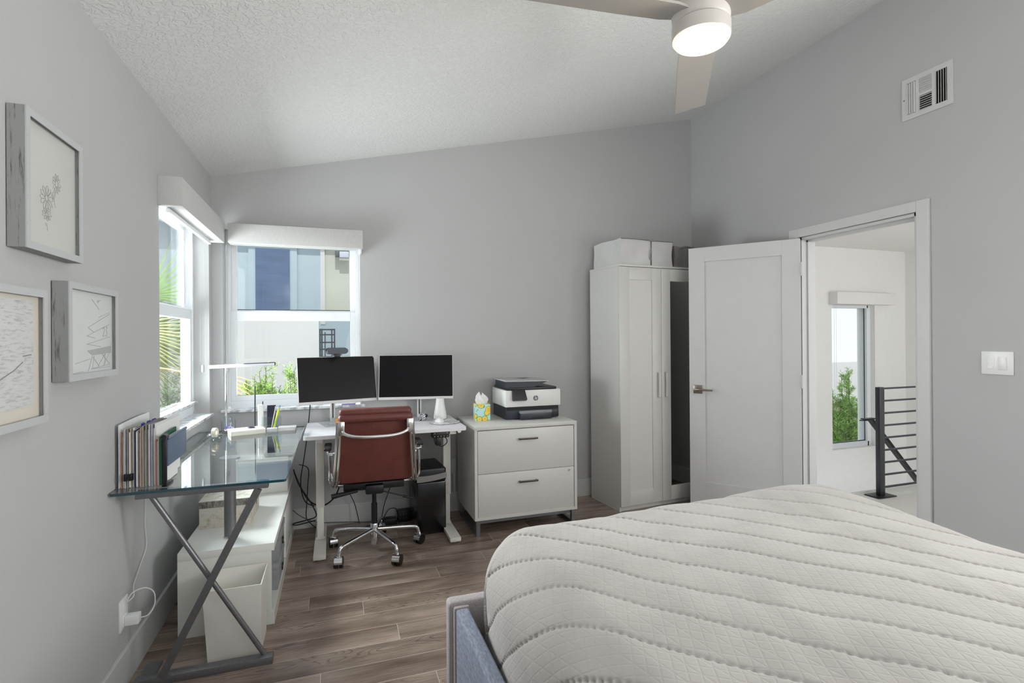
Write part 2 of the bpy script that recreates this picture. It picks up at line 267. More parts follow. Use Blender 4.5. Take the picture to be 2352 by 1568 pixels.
# ------------------------------------------------------------------ mesh helpers
class MB:
    def __init__(s): s.bm = bmesh.new()
    def box(s, x0, x1, y0, y1, z0, z1, bev=0.0, seg=2, M=None):
        r = bmesh.ops.create_cube(s.bm, size=1.0); vs = r['verts']
        for v in vs:
            v.co = Vector((x0 + (v.co.x+0.5)*(x1-x0), y0 + (v.co.y+0.5)*(y1-y0), z0 + (v.co.z+0.5)*(z1-z0)))
        if bev:
            es = list({e for v in vs for e in v.link_edges})
            rr = bmesh.ops.bevel(s.bm, geom=es, offset=bev, segments=seg, affect='EDGES', profile=0.5)
            vs = list({v for v in rr['verts']} | {v for v in vs if v.is_valid})
        if M is not None:
            for v in vs: v.co = M @ v.co
        return s
    def cyl(s, p0, p1, r0, r1=None, n=24, cap=True):
        p0 = Vector(p0); p1 = Vector(p1); r1 = r0 if r1 is None else r1
        d = p1-p0; q = d.to_track_quat('Z', 'Y').to_matrix().to_4x4()
        r = bmesh.ops.create_cone(s.bm, cap_ends=cap, cap_tris=False, segments=n, radius1=r0, radius2=r1, depth=d.length)
        M = Matrix.Translation((p0+p1)/2) @ q
        for v in r['verts']: v.co = M @ v.co
        return s
    def sphere(s, c, r, scale=(1, 1, 1), n=16):
        q = bmesh.ops.create_uvsphere(s.bm, u_segments=n, v_segments=n//2+2, radius=r)
        for v in q['verts']: v.co = Vector((v.co.x*scale[0], v.co.y*scale[1], v.co.z*scale[2])) + Vector(c)
        return s
    def tube(s, pts, r, n=10, smooth=True, rads=None):
        P = [Vector(p) for p in pts]
        if smooth and len(P) > 2:
            Q = []
            for i in range(len(P)-1):
                a = P[max(i-1, 0)]; b = P[i]; c = P[i+1]; d = P[min(i+2, len(P)-1)]
                for k in range(6):
                    t = k/6
                    Q.append(0.5*((2*b)+(c-a)*t+(2*a-5*b+4*c-d)*t*t+(3*b-a-3*c+d)*t**3))
            Q.append(P[-1]); P = Q
        rings = []; prev = None
        for i, p in enumerate(P):
            d = (P[min(i+1, len(P)-1)]-P[max(i-1, 0)])
            if d.length < 1e-9: d = Vector((0, 0, 1))
            d.normalize()
            if prev is None:
                a = Vector((0, 0, 1)) if abs(d.z) < 0.9 else Vector((1, 0, 0))
                u = d.cross(a).normalized()
            else:
                u = prev - d*prev.dot(d)
                if u.length < 1e-6: u = d.orthogonal()
                u.normalize()
            prev = u; v = d.cross(u)
            rr = r if rads is None else rads[0]+(rads[1]-rads[0])*i/(len(P)-1)
            rings.append([s.bm.verts.new(p+u*math.cos(2*PI*k/n)*rr+v*math.sin(2*PI*k/n)*rr) for k in range(n)])
        for a, b in zip(rings, rings[1:]):
            for k in range(n): s.bm.faces.new((a[k], a[(k+1) % n], b[(k+1) % n], b[k]))
        s.bm.faces.new(rings[0][::-1]); s.bm.faces.new(rings[-1])
        return s
    def lathe(s, prof, c=(0, 0, 0), n=32, M=None):
        rings = []
        for r, z in prof:
            if r < 1e-6: rings.append([s.bm.verts.new((0, 0, z))])
            else: rings.append([s.bm.verts.new((r*math.cos(2*PI*k/n), r*math.sin(2*PI*k/n), z)) for k in range(n)])
        for a, b in zip(rings, rings[1:]):
            for k in range(n):
                k2 = (k+1) % n
                if len(a) == 1 and len(b) == 1: continue
                if len(a) == 1: s.bm.faces.new((a[0], b[k2], b[k]))
                elif len(b) == 1: s.bm.faces.new((a[k], a[k2], b[0]))
                else: s.bm.faces.new((a[k], a[k2], b[k2], b[k]))
        for ring in rings:
            for v in ring: v.co = (M @ v.co if M is not None else v.co) + Vector(c)
        return s
    def prism(s, poly, h0, h1, axis='z', M=None):
        """extrude a 2-D polygon between h0 and h1 along an axis (x: poly=(y,z), y: poly=(x,z), z: poly=(x,y))"""
        f = {'z': lambda p, h: (p[0], p[1], h), 'y': lambda p, h: (p[0], h, p[1]), 'x': lambda p, h: (h, p[0], p[1])}[axis]
        a = [s.bm.verts.new(f(p, h0)) for p in poly]; b = [s.bm.verts.new(f(p, h1)) for p in poly]; n = len(poly)
        if M is not None:
            for v in a+b: v.co = M @ v.co
        s.bm.faces.new(a); s.bm.faces.new(b[::-1])
        for k in range(n): s.bm.faces.new((a[k], b[k], b[(k+1) % n], a[(k+1) % n]))
        return s
    def poly(s, pts):
        s.bm.faces.new([s.bm.verts.new(p) for p in pts]); return s
    def sheet(s, rows, thick=0.0):
        V = [[s.bm.verts.new(p) for p in row] for row in rows]
        fs = []
        for i in range(len(V)-1):
            for j in range(len(V[0])-1):
                fs.append(s.bm.faces.new((V[i][j], V[i][j+1], V[i+1][j+1], V[i+1][j])))
        if thick:
            bmesh.ops.recalc_face_normals(s.bm, faces=fs)
            bmesh.ops.solidify(s.bm, geom=fs, thickness=thick)
        return s

def mesh_obj(name, mb, m, smooth=True, mats=None):
    me = bpy.data.meshes.new(name); bmesh.ops.recalc_face_normals(mb.bm, faces=mb.bm.faces[:])
    mb.bm.to_mesh(me); mb.bm.free()
    o = bpy.data.objects.new(name, me); COL.objects.link(o)
    me.materials.append(m)
    if smooth:
        me.set_sharp_from_angle(angle=math.radians(35)) if hasattr(me, 'set_sharp_from_angle') else None
        me.polygons.foreach_set('use_smooth', [True]*len(me.polygons))
        if hasattr(me, 'set_sharp_from_angle'): me.set_sharp_from_angle(angle=math.radians(35))
    return o
def part(name, mb, m, parent, label=None, world=True, smooth=True, stuff=False):
    """a part; world=True: the mesh was drawn in room coordinates"""
    o = mesh_obj(name, mb, m, smooth); o.parent = parent
    if world and parent.get('_root'):
        M = Matrix.Translation(parent.location) @ Matrix.Rotation(parent.rotation_euler.z, 4, 'Z')
        o.matrix_parent_inverse = M.inverted()
    if label: o['label'] = label
    if stuff: o['kind'] = 'stuff'
    return o
ROOTS = []
def thing(name, label, cat, loc=(0, 0, 0), rotz=0.0, group=None, kind=None):
    o = bpy.data.objects.new(name, None); COL.objects.link(o); o.location = loc; o.rotation_euler = (0, 0, rotz)
    o['label'] = label; o['category'] = cat; o['_root'] = 1; ROOTS.append(o); o.empty_display_size = 0.05
    if group: o['group'] = group
    if kind: o['kind'] = kind
    return o
def single(name, mb, m, label, cat, group=None, kind=None, smooth=True):
    vs = mb.bm.verts; mn = Vector([min(v.co[i] for v in vs) for i in range(3)]); mx = Vector([max(v.co[i] for v in vs) for i in range(3)])
    c = Vector(((mn.x+mx.x)/2, (mn.y+mx.y)/2, mn.z))
    for v in vs: v.co -= c
    o = mesh_obj(name, mb, m, smooth); o.location = c; o['label'] = label; o['category'] = cat
    if group: o['group'] = group
    if kind: o['kind'] = kind
    return o
def struct(name, mb, m, parent=None, label=None, smooth=False):
    o = mesh_obj(name, mb, m, smooth)
    if parent is not None: o.parent = parent
    else: o['kind'] = 'structure'
    if label: o['label'] = label
    return o
def struct_root(name, label=None):
    o = bpy.data.objects.new(name, None); COL.objects.link(o); o['kind'] = 'structure'
    if label: o['label'] = label
    return o

# ------------------------------------------------------------------ room shell
W = 3.8856; H0 = 2.44; H1 = 3.3276; YF = -4.9; T = 0.115
def ch(x): return H0 + (H1-H0)*x/W
struct('floor', MB().box(-0.2, W+T, YF-0.2, 0.2, -0.12, 0.0), FLOORM)
struct('ceiling', MB().prism([(-0.25, ch(-0.25)), (W+T, ch(W+T)), (W+T, ch(W+T)+0.15), (-0.25, ch(-0.25)+0.15)], YF-0.25, 0.25, 'y'), CEIL)
# left wall with side window opening
WY0, WY1, WZ0, WZ1 = -1.11, -0.075, 0.855, 2.10
m = MB(); TL = 0.16
m.box(-TL, 0, YF-0.2, WY0, 0, H0); m.box(-TL, 0, WY1, TL, 0, H0); m.box(-TL, 0, WY0, WY1, 0, WZ0); m.box(-TL, 0, WY0, WY1, WZ1, H0)
struct('wall_left', m, WALL)
# back wall with window opening
BX0, BX1 = 0.068, 0.963
m = MB()
def bw(x0, x1, z0, z1=None):
    if z1 is None: m.prism([(x0, z0), (x1, z0), (x1, ch(x1)), (x0, ch(x0))], 0, TL, 'y')
    else: m.box(x0, x1, 0, TL, z0, z1)
bw(0, BX0, 0); bw(BX1, W+T, 0); bw(BX0, BX1, 0, WZ0); bw(BX0, BX1, WZ1)
struct('wall_back', m, WALL)
# right wall with door opening
DY0, DY1, DZ = -1.9454, -1.1713, 2.0255
m = MB(); m.box(W, W+T, YF-0.2, -4.5, 0, H1+0.1); m.box(W, W+T, -4.5, -3.1, 0, 1.0); m.box(W, W+T, -4.5, -3.1, 2.2, H1+0.1); m.box(W, W+T, -3.1, DY0, 0, H1+0.1); m.box(W, W+T, DY1, 0.0, 0, H1+0.1); m.box(W, W+T, DY0, DY1, DZ, H1+0.1)
struct('wall_right', m, WALL)
# wall behind the viewpoint, with an unseen wide window added for light
m = MB(); m.box(-0.2, 0.5, YF-0.2, YF, 0, 3.4); m.box(3.5, W+T, YF-0.2, YF, 0, 3.4); m.box(0.5, 3.5, YF-0.2, YF, 0, 0.7); m.box(0.5, 3.5, YF-0.2, YF, 2.4, 3.4)
struct('wall_front', m, WALL)
m = MB()
for a, b, c, d in ((0.5, 3.5, 0.7, 0.76), (0.5, 3.5, 2.34, 2.4), (0.5, 0.56, 0.76, 2.34), (3.44, 3.5, 0.76, 2.34), (1.97, 2.03, 0.76, 2.34)): m.box(a, b, YF-0.14, YF-0.08, c, d)
w4 = struct('fill_window_rear', m, VINYL); struct('pane', MB().box(0.56, 3.44, YF-0.115, YF-0.108, 0.76, 2.34), GLASS, w4)

m = MB()
for a, b, c, d in ((-4.5, -3.1, 1.0, 1.05), (-4.5, -3.1, 2.15, 2.2), (-4.5, -4.45, 1.05, 2.15), (-3.15, -3.1, 1.05, 2.15)): m.box(W+0.03, W+0.09, a, b, c, d)
w5 = struct('fill_window_bedside', m, VINYL); struct('pane', MB().box(W+0.055, W+0.06, -4.45, -3.15, 1.05, 2.15), GLASS, w5)  # unseen window, added to go with the bedside fill lamp
# baseboards
bb = 0.1432; bt = 0.014
struct('baseboard_left', MB().box(0, bt, YF, -bt, 0, bb, 0.002), TRIM)
struct('baseboard_back', MB().box(0, W, -bt, 0, 0, bb, 0.002), TRIM)
m = MB(); m.box(W-bt, W, YF, -2.02, 0, bb, 0.002); m.box(W-bt, W, -1.088, -bt, 0, bb, 0.002)
struct('baseboard_right', m, TRIM)

# door casing and jamb
m = MB(); cz = 0.0625
m.box(W-0.016, W, DY0-0.072, DY0-0.005, 0, DZ+cz, 0.003); m.box(W-0.016, W, DY1+0.005, DY1+0.083, 0, DZ+cz, 0.003); m.box(W-0.0161, W, DY0-0.005, DY1+0.005, DZ+0.002, DZ+cz, 0.003)
m.box(W, W+T+0.01, DY0-0.005, DY0+0.012, 0, DZ+0.0); m.box(W, W+T+0.01, DY1-0.012, DY1+0.005, 0, DZ+0.0); m.box(W, W+T+0.01, DY0, DY1, DZ-0.018, DZ+0.002)
m.box(W+0.045, W+0.085, DY1-0.024, DY1-0.012, 0, DZ-0.018); m.box(W+0.045, W+0.085, DY0+0.012, DY0+0.024, 0, DZ-0.018); m.box(W+0.045, W+0.085, DY0+0.012, DY1-0.012, DZ-0.03, DZ-0.018)
struct('trim_1', m, TRIM)

# door leaf, swung into the room towards the wardrobe
hinge = Vector((W-0.020, DY1-0.02, 0)); free = Vector((3.385, -0.600, 0)); dv = free-hinge; dw = 0.752; da = math.atan2(dv.y, dv.x)
door = struct_root('door_1', 'white panelled door standing open in front of the wardrobe'); door.location = hinge; door.rotation_euler = (0, 0, da)
# local: x from hinge to free edge, room face (seen) is +y side (left of direction) or -y: seen from camera side
m = MB(); th = 0.035
sx = (0.0, 0.115, dw-0.115, dw)
m.box(0, 0.115, 0, th, 0.012, 2.012, 0.001); m.box(dw-0.115, dw, 0, th, 0.012, 2.012, 0.001)
m.box(0.115, dw-0.115, 0, th, 0.012, 0.235); m.box(0.115, dw-0.115, 0, th, 1.905, 2.012)
struct('door_frame', m, TRIM, door)
struct('door_panel', MB().box(0.115, dw-0.115, 0.011, th-0.011, 0.235, 1.905), TRIM, door)
hd = MB(); hx = dw-0.062
for sgn, y0 in ((1, th), (-1, 0)):
    hd.box(hx-0.032, hx+0.032, y0 if sgn > 0 else y0-0.008, y0+0.008 if sgn > 0 else y0, 0.905, 0.969, 0.001)
    hd.cyl((hx, y0, 0.937), (hx, y0+sgn*0.045, 0.937), 0.011)
    hd.box(hx-0.115, hx+0.012, y0+sgn*0.045-0.006, y0+sgn*0.045+0.006, 0.929, 0.944, 0.003)
struct('door_handle', hd, NICKEL, door, smooth=True)
for z in (0.18, 1.02, 1.80):
    struct('hinge', MB().box(-0.012, 0.003, -0.004, th+0.006, z-0.045, z+0.045, 0.002).cyl((-0.008, th+0.006, z-0.047), (-0.008, th+0.006, z+0.047), 0.006, n=12), TRIM, door)
struct('latch_plate', MB().box(dw-0.001, dw+0.0015, 0.006, th-0.006, 0.885, 0.99), NICKEL, door)

# ------------------------------------------------------------------ windows
def hung_window(name, along, a0, a1, depth, sgn, z0, z1, label):
    """along='x' (back wall, frame at y=depth) or 'y' (side wall, frame at x=depth); sgn = outward sign"""
    r = struct_root(name, label)
    def bx(mm, u0, u1, d0, d1, zz0, zz1, bev=0.002):
        d0, d1 = depth+sgn*d0, depth+sgn*d1
        lo, hi = min(d0, d1), max(d0, d1)
        if along == 'x': mm.box(u0, u1, lo, hi, zz0, zz1, bev)
        else: mm.box(lo, hi, u0, u1, zz0, zz1, bev)
        return mm
    f = 0.030
    mm = MB()
    for q in ((a0, a0+f, z0+0.02, z1), (a1-f, a1, z0+0.02, z1), (a0+f, a1-f, z0, z0+0.055), (a0+f, a1-f, z1-f, z1)): bx(mm, q[0], q[1], 0, 0.070, q[2], q[3])
    struct('window_frame', mm, VINYL, r)
    zm0, zm1 = 1.472, 1.538
    # upper (fixed) sash, set further out
    mm = MB(); g0, g1 = a0+f, a1-f
    for q in ((g0, g0+0.036, zm0+0.02, z1-f), (g1-0.036, g1, zm0+0.02, z1-f), (g0+0.036, g1-0.036, z1-f-0.03, z1-f), (g0+0.036, g1-0.036, zm0+0.02, zm1+0.01)): bx(mm, q[0], q[1], 0.040, 0.066, q[2], q[3])
    s1 = struct('upper_sash', mm, VINYL, r)
    struct('pane', bx(MB(), g0+0.036, g1-0.036, 0.060, 0.063, zm1+0.01, z1-f-0.03, 0), GLASS, s1)
    mm = MB()
    for q in ((g0, g0+0.036, z0+0.055, zm1), (g1-0.036, g1, z0+0.055, zm1), (g0+0.036, g1-0.036, z0+0.055, z0+0.092), (g0+0.036, g1-0.036, zm0, zm1)): bx(mm, q[0], q[1], 0.006, 0.034, q[2], q[3])
    s2 = struct('lower_sash', mm, VINYL, r)
    struct('pane', bx(MB(), g0+0.036, g1-0.036, 0.029, 0.032, z0+0.092, zm0, 0), GLASS, s2)
    mm = MB()
    for q in ((g0+0.030, g0+0.036, z0+0.092, zm0), (g0+0.036, g1-0.036, z0+0.088, z0+0.094), ): bx(mm, q[0]+0.0, q[1], 0.0265, 0.0285, q[2], q[3], 0)
    bx(mm, g0+0.036, g1-0.036, 0.056, 0.059, zm1+0.010, zm1+0.016, 0)
    struct('gasket', mm, BLACKP, r)
    return r
hung_window('window_1', 'x', BX0, BX1, 0.085, 1, WZ0, WZ1, 'white double hung window in the back wall beside the corner')
hung_window('window_2', 'y', WY0, WY1, -0.088, -1, WZ0, WZ1, 'white double hung window in the left wall beside the corner')
struct('trim_2', MB().box(BX0-0.012, BX1+0.03, -0.028, 0.088, WZ0-0.012, WZ0+0.006, 0.003), MARBLE, label='white marble sill under the back window')
struct('trim_3', MB().box(-0.092, 0.032, WY0-0.02, WY1-0.04, WZ0-0.012, WZ0+0.006, 0.003).box(-0.090, -0.062, WY0+0.01, WY1-0.01, WZ0+0.075, WZ0+0.088, 0.002), MARBLE, label='white marble sill under the side window')

# roller shades with fabric valances
def chain(mb, x, y, z0, z1, gap_vec):
    g = Vector(gap_vec); n = int((z1-z0)/0.013)
    for k in range(n):
        z = z1 - k*0.013
        for q in (Vector((x, y, z)), Vector((x, y, z))+g): mb.sphere(q, 0.0019, n=6)
    mb.tube([(x, y, z0), (x, y, z1)], 0.0008, 5, False); mb.tube([Vector((x, y, z0))+g, Vector((x, y, z1))+g], 0.0008, 5, False)
t = thing('roller_shade', 'roller shade in a linen valance above the window in the left wall', 'window shade', (0.05, -0.7, 1.94), group='linen roller shades')
part('valance', MB().box(0.0, 0.102, -1.135, -0.122, 1.975, 2.113, 0.002), LINEN, t)
part('roller', MB().cyl((0.05, -1.09, 2.00), (0.05, -0.18, 2.00), 0.018), VINYL, t)
part('hem_bar', MB().box(0.020, 0.040, -1.09, -0.2, 1.950, 1.972, 0.004), VINYL, t)
mb = MB(); chain(mb, -0.045, -0.115, 1.18, 1.94, (0.03, 0, 0)); mb.lathe([(0.001, 1.125), (0.008, 1.13), (0.009, 1.15), (0.008, 1.175), (0.001, 1.18)], (-0.03, -0.115, 0), 14)
part('chain', mb, mat('chain_grey', (176, 176, 178), 0.5), t)
t = thing('roller_shade', 'roller shade in a linen valance above the window behind the monitors', 'window shade', (0.5, -0.06, 1.94), group='linen roller shades')
part('valance', MB().box(0.12, 0.98, -0.118, 0.0, 1.983, 2.112, 0.002), LINEN, t)
part('roller', MB().cyl((0.14, -0.05, 2.01), (0.96, -0.05, 2.01), 0.016), VINYL, t)
part('bracket', MB().box(0.955, 0.972, -0.09, 0, 1.955, 1.985, 0.002), VINYL, t)
mb = MB(); chain(mb, 0.090, 0.0, 1.16, 1.98, (0.0, 0.04, 0)); mb.lathe([(0.001, 1.12), (0.012, 1.125), (0.014, 1.14), (0.001, 1.16)], (0.09, 0.02, 0), 12)
part('chain', mb, mat('chain_grey', (176, 176, 178), 0.5), t)

# ------------------------------------------------------------------ hall beyond the door
HX1 = 6.66; HZ = 2.24
struct('floor_hall', MB().box(W+T, HX1, -4.1, -0.72, -0.12, -0.002), mat('pale_hall_floor', (205, 203, 198), 0.5, noise=0.06, nscale=20, stretch=(1, 8, 1)))
struct('floor_stairwell', MB().box(W+T, HX1, -0.72, 0.0, -1.75, -1.65), mat('pale_hall_floor', (205, 203, 198)))
m = MB(); hx0, hx1, hz0, hz1 = 5.59, 6.20, 0.165, 1.655
m.box(W+T, hx0, 0, 0.2, -1.75, HZ); m.box(hx1, HX1+0.2, 0, 0.2, -1.75, HZ); m.box(hx0, hx1, 0, 0.2, -1.75, hz0); m.box(hx0, hx1, 0, 0.2, hz1, HZ)
struct('wall_hall_back', m, WHITE_WALL)
struct('wall_hall_right', MB().box(HX1, HX1+0.15, -4.1, 0, -1.75, HZ+0.3), WHITE_WALL)
m = MB(); m.box(W+T, 4.3, -4.25, -4.1, 0, HZ+0.3); m.box(6.3, HX1+0.15, -4.25, -4.1, 0, HZ+0.3); m.box(4.3, 6.3, -4.25, -4.1, 0, 0.4); m.box(4.3, 6.3, -4.25, -4.1, 2.2, HZ+0.3)  # opening out of view, added to go with the hall fill lamp
struct('wall_hall_front', m, WHITE_WALL)
struct('ceiling_hall', MB().box(W+T, HX1+0.15, -4.25, 0.2, HZ, HZ+0.12), WHITE_WALL)
struct('trim_4', MB().box(W+T, HX1, -0.74, -0.715, -0.3, 0.004), TRIM, label='white edge of the stair opening')
w3 = struct_root('window_3', 'tall hall window seen through the doorway')
m = MB(); f = 0.03
for q in ((hx0, hx0+f, hz0, hz1), (hx1-f-0.02, hx1, hz0, hz1), (hx0+f, hx1-f, hz0, hz0+0.05), (hx0+f, hx1-f, hz1-f, hz1)): m.box(q[0], q[1], 0.05, 0.12, q[2], q[3], 0.002)
struct('window_frame', m, VINYL, w3)
struct('pane', MB().box(hx0+f, hx1-f, 0.085, 0.09, hz0+0.05, hz1-f), GLASS, w3)
struct('gasket', MB().box(hx0+f, hx1-f-0.02, 0.078, 0.082, hz0+0.048, hz0+0.058).box(hx1-f-0.028, hx1-f-0.02, 0.078, 0.082, hz0+0.05, hz1-f), BLACKP, w3)
t = thing('roller_shade', 'white roller shade valance above the hall window', 'window shade', (5.99, -0.05, 1.65))
part('valance', MB().box(5.55, 6.38, -0.10, 0, 1.655, 1.775, 0.002), mat('white_linen', (228, 226, 223), 0.9), t)
mb = MB(); chain(mb, 5.625, -0.02, 0.55, 1.66, (0.0, 0.02, 0)); part('chain', mb, mat('chain_grey', (176, 176, 178), 0.5), t)
# steel railing
t = thing('stair_railing', 'dark steel stair railing with thin horizontal bars in the hall', 'railing', (5.1, -0.85, 0))
part('post', MB().box(5.06, 5.115, -0.875, -0.835, 0.008, 0.905, 0.002), DKSTEEL, t)
part('base_plate', MB().box(4.985, 5.185, -0.92, -0.79, 0.0, 0.008, 0.001), BLACKM, t)
for k in range(9):
    z = 0.068 + k*0.103
    part('bar', MB().box(5.115, 6.62, -0.862, -0.848, z-0.007, z+0.007, 0.001), DKSTEEL, t)
part('end_post', MB().box(6.60, 6.64, -0.875, -0.835, 0.0, 0.905, 0.002), DKSTEEL, t)
t = thing('handrail', 'flat black handrail sloping down the stairwell behind the steel railing', 'handrail', (6.1, -0.22, 0))
part('rail', MB().prism([(5.80, 0.505), (5.84, 0.505), (6.55, -0.22), (6.51, -0.22)], -0.25, -0.20, 'y').box(5.72, 5.88, -0.25, -0.20, 0.505, 0.515), BLACKM, t)
part('bracket', MB().tube([(5.86, -0.22, 0.50), (5.97, -0.12, 0.47), (5.97, 0.0, 0.45)], 0.006), BLACKM, t)

# ------------------------------------------------------------------ ceiling fan
def _lit(t, b):
    N = t.nodes.new; L = t.links.new
    tc = N('ShaderNodeTexCoord'); ln_ = N('ShaderNodeVectorMath'); ln_.operation = 'LENGTH'; L(tc.outputs['Object'], ln_.inputs[0])
    mr = N('ShaderNodeMapRange'); mr.inputs['From Min'].default_value = 0.02; mr.inputs['From Max'].default_value = 0.10; mr.inputs['To Min'].default_value = 2.4; mr.inputs['To Max'].default_value = 0.95
    L(ln_.outputs['Value'], mr.inputs[0]); b.inputs['Emission Color'].default_value = (1.0, 0.85, 0.56, 1); L(mr.outputs[0], b.inputs['Emission Strength'])
    b.inputs['Base Color'].default_value = (0.8, 0.75, 0.65, 1)
LITD = nodes_mat('lit_diffuser', _lit)
lamp('fan_bulb', 'POINT', (2.033, -2.437, 2.33), (0, 0, 0), 1.6, (1.0, 0.72, 0.42), shadow_soft_size=0.04)
fx, fy, fz = 2.033, -2.437, 2.40
t = thing('ceiling_fan', 'white three blade ceiling fan with a glowing round light', 'ceiling fan', (fx, fy, fz))
part('light_shade', MB().lathe([(0, -0.028), (0.04, -0.0265), (0.07, -0.021), (0.09, -0.011), (0.0985, 0.0), (0.0985, 0.004), (0, 0.004)], n=48), LITD, t, world=False)
part('light_ring', MB().lathe([(0.0, 0.004), (0.0995, 0.003), (0.101, 0.005), (0.101, 0.048), (0.098, 0.052), (0.0, 0.052)], n=48), FAN, t, world=False)
part('motor_housing', MB().lathe([(0.0, 0.055), (0.094, 0.055), (0.099, 0.062), (0.102, 0.10), (0.098, 0.165), (0.085, 0.20), (0.05, 0.225), (0.03, 0.24), (0.0, 0.24)], n=48), FAN, t, world=False)
part('downrod', MB().cyl((0, 0, 0.24), (0, 0, ch(fx)-fz-0.04), 0.0125).lathe([(0.0, ch(fx)-fz-0.09), (0.03, ch(fx)-fz-0.09), (0.065, ch(fx)-fz-0.05), (0.07, ch(fx)-fz-0.005), (0, ch(fx)-fz-0.005)], n=32), FAN, t, world=False)
def blade(az):
    mb = MB(); M = Matrix.Rotation(az, 4, 'Z') @ Matrix.Translation((0, 0, 0.085)) @ Matrix.Rotation(math.radians(-11), 4, 'X')
    out = [(0.06, -0.045), (0.13, -0.066), (0.3, -0.073), (0.79, -0.073), (0.79, 0.073), (0.3, 0.073), (0.13, 0.07), (0.06, 0.05)]
    mb.prism([(a, b) for a, b in out], -0.004, 0.004, 'z', M); return mb
for az in (55, 175, 295): part('blade', blade(math.radians(az)), FANB, t, world=False)

# air vent high on the right wall
t = thing('air_vent', 'white wall register with angled louvres high on the right wall', 'air vent', (W, -2.0, 2.56))
vy0, vy1, vz0, vz1 = -2.135, -1.876, 2.56, 2.793
def vy(u): return vy1 + (vy0-vy1)*u
def vz(v): return vz0 + (vz1-vz0)*v
m = MB()
def vb(u0, u1, v0, v1, x0=0.008, x1=0.0, mm=m): mm.box(W-x0, W-x1, vy(u1), vy(u0), vz(v0), vz(v1))
vb(0, 0.10, 0, 1); vb(0.90, 1, 0, 1); vb(0.1, 0.9, 0, 0.12); vb(0.1, 0.9, 0.88, 1); vb(0.29, 0.36, 0.12, 0.88); vb(0.61, 0.68, 0.12, 0.88); vb(0.36, 0.61, 0.47, 0.53)
part('vent_frame', m, TRIM, t, smooth=False)
part('duct', MB().box(W-0.0015, W-0.0005, vy0+0.02, vy1-0.02, vz0+0.02, vz1-0.02), mat('duct_dark', (10, 10, 10), 0.9), t)
def slat(u0, u1, v0, v1, ang, axis):
    mb = MB(); cy = vy((u0+u1)/2); cz = vz((v0+v1)/2); wy = abs(vy(u0)-vy(u1)); wz = vz(v1)-vz(v0)
    if axis == 'z': M = Matrix.Translation((W-0.006, cy, cz)) @ Matrix.Rotation(ang, 4, 'Z'); mb.box(-0.0007, 0.0007, -0.0065, 0.0065, -wz/2, wz/2, M=M)
    else: M = Matrix.Translation((W-0.006, cy, cz)) @ Matrix.Rotation(ang, 4, 'Y'); mb.box(-0.0007, 0.0007, -wy/2, wy/2, -0.0065, 0.0065, M=M)
    return mb
for k in range(4): part('louvre', slat(0.125+0.047*k, 0.125+0.047*k+0.001, 0.13, 0.87, math.radians(52), 'z'), TRIM, t)
for k in range(5): part('louvre', slat(0.685+0.047*k, 0.685+0.047*k+0.001, 0.13, 0.87, math.radians(-50), 'z'), TRIM, t)
for k in range(7): part('louvre', slat(0.36, 0.61, 0.555+0.052*k, 0.556+0.052*k, math.radians(-48), 'y'), TRIM, t)
for k in range(7): part('louvre', slat(0.36, 0.61, 0.135+0.052*k, 0.136+0.052*k, math.radians(52), 'y'), TRIM, t)
part('lever', MB().box(W-0.014, W-0.006, vy(0.925), vy(0.915), vz(0.40), vz(0.62), 0.001), TRIM, t)
part('screw', MB().cyl((W-0.0095, vy(0.045), vz(0.5)), (W-0.008, vy(0.045), vz(0.5)), 0.004, n=12), STEEL, t)

# light switch plate on the right wall
t = thing('light_switch', 'white double switch plate on the wall right of the doorway', 'light switch', (W, -2.318, 1.139))
part('plate', MB().box(W-0.007, W, -2.3845, -2.252, 1.139, 1.253, 0.003), WHITEP, t)
part('rocker', MB().box(W-0.012, W-0.006, -2.359, -2.325, 1.164, 1.228, 0.002), WHITEP, t)
mb = MB().box(W-0.0085, W-0.006, -2.309, -2.275, 1.164, 1.228, 0.001)
for z in (1.215, 1.196): mb.lathe([(0.0045, 0), (0.0075, 0), (0.0075, 0.0015), (0.0045, 0.0015), (0.0045, 0)], n=16, M=Matrix.Translation((W-0.0085, -2.292, z)) @ Matrix.Rotation(-PI/2, 4, 'Y'))
mb.box(W-0.0100, W-0.0084, -2.302, -2.282, 1.172, 1.180)
part('dimmer', mb, WHITEP, t)

# ------------------------------------------------------------------ wardrobe
wr = math.radians(4.5)
t = thing('wardrobe', 'tall white two door wardrobe with a mirror on one door', 'wardrobe', (2.842, -0.488, 0), wr)
ww, wd, wh = 0.79, 0.42, 1.898
m = MB(); m.box(0, 0.016, 0.018, wd, 0, wh-0.016); m.box(ww-0.016, ww, 0.018, wd, 0, wh-0.016); m.box(0.016, ww-0.016, wd-0.006, wd, 0.05, wh-0.016); m.box(0.016, ww-0.016, 0.02, wd-0.006, 0.05, 0.066)
part('carcass', m, CABW, t, world=False)
part('top_panel', MB().box(-0.002, ww+0.002, -0.002, wd, wh-0.016, wh, 0.001), CABW, t, world=False)
part('plinth', MB().box(0.016, ww-0.016, 0.03, 0.046, 0, 0.05), CABW, t, world=False)
def shaker(x0, x1, z0, z1, fw_, mirror=False):
    mb = MB(); y0, y1 = 0.0, 0.018
    mb.box(x0, x0+fw_, y0, y1, z0, z1, 0.001); mb.box(x1-fw_, x1, y0, y1, z0, z1, 0.001); mb.box(x0+fw_, x1-fw_, y0, y1, z0, z0+fw_*1.25, 0.001); mb.box(x0+fw_, x1-fw_, y0, y1, z1-fw_*1.1, z1, 0.001)
    if not mirror: mb.box(x0+fw_, x1-fw_, 0.006, y1, z0+fw_*1.25, z1-fw_*1.1)
    else: mb.box(x0+fw_, x1-fw_, 0.010, y1, z0+fw_*1.25, z1-fw_*1.1)
    return mb
hz_ = 0.04
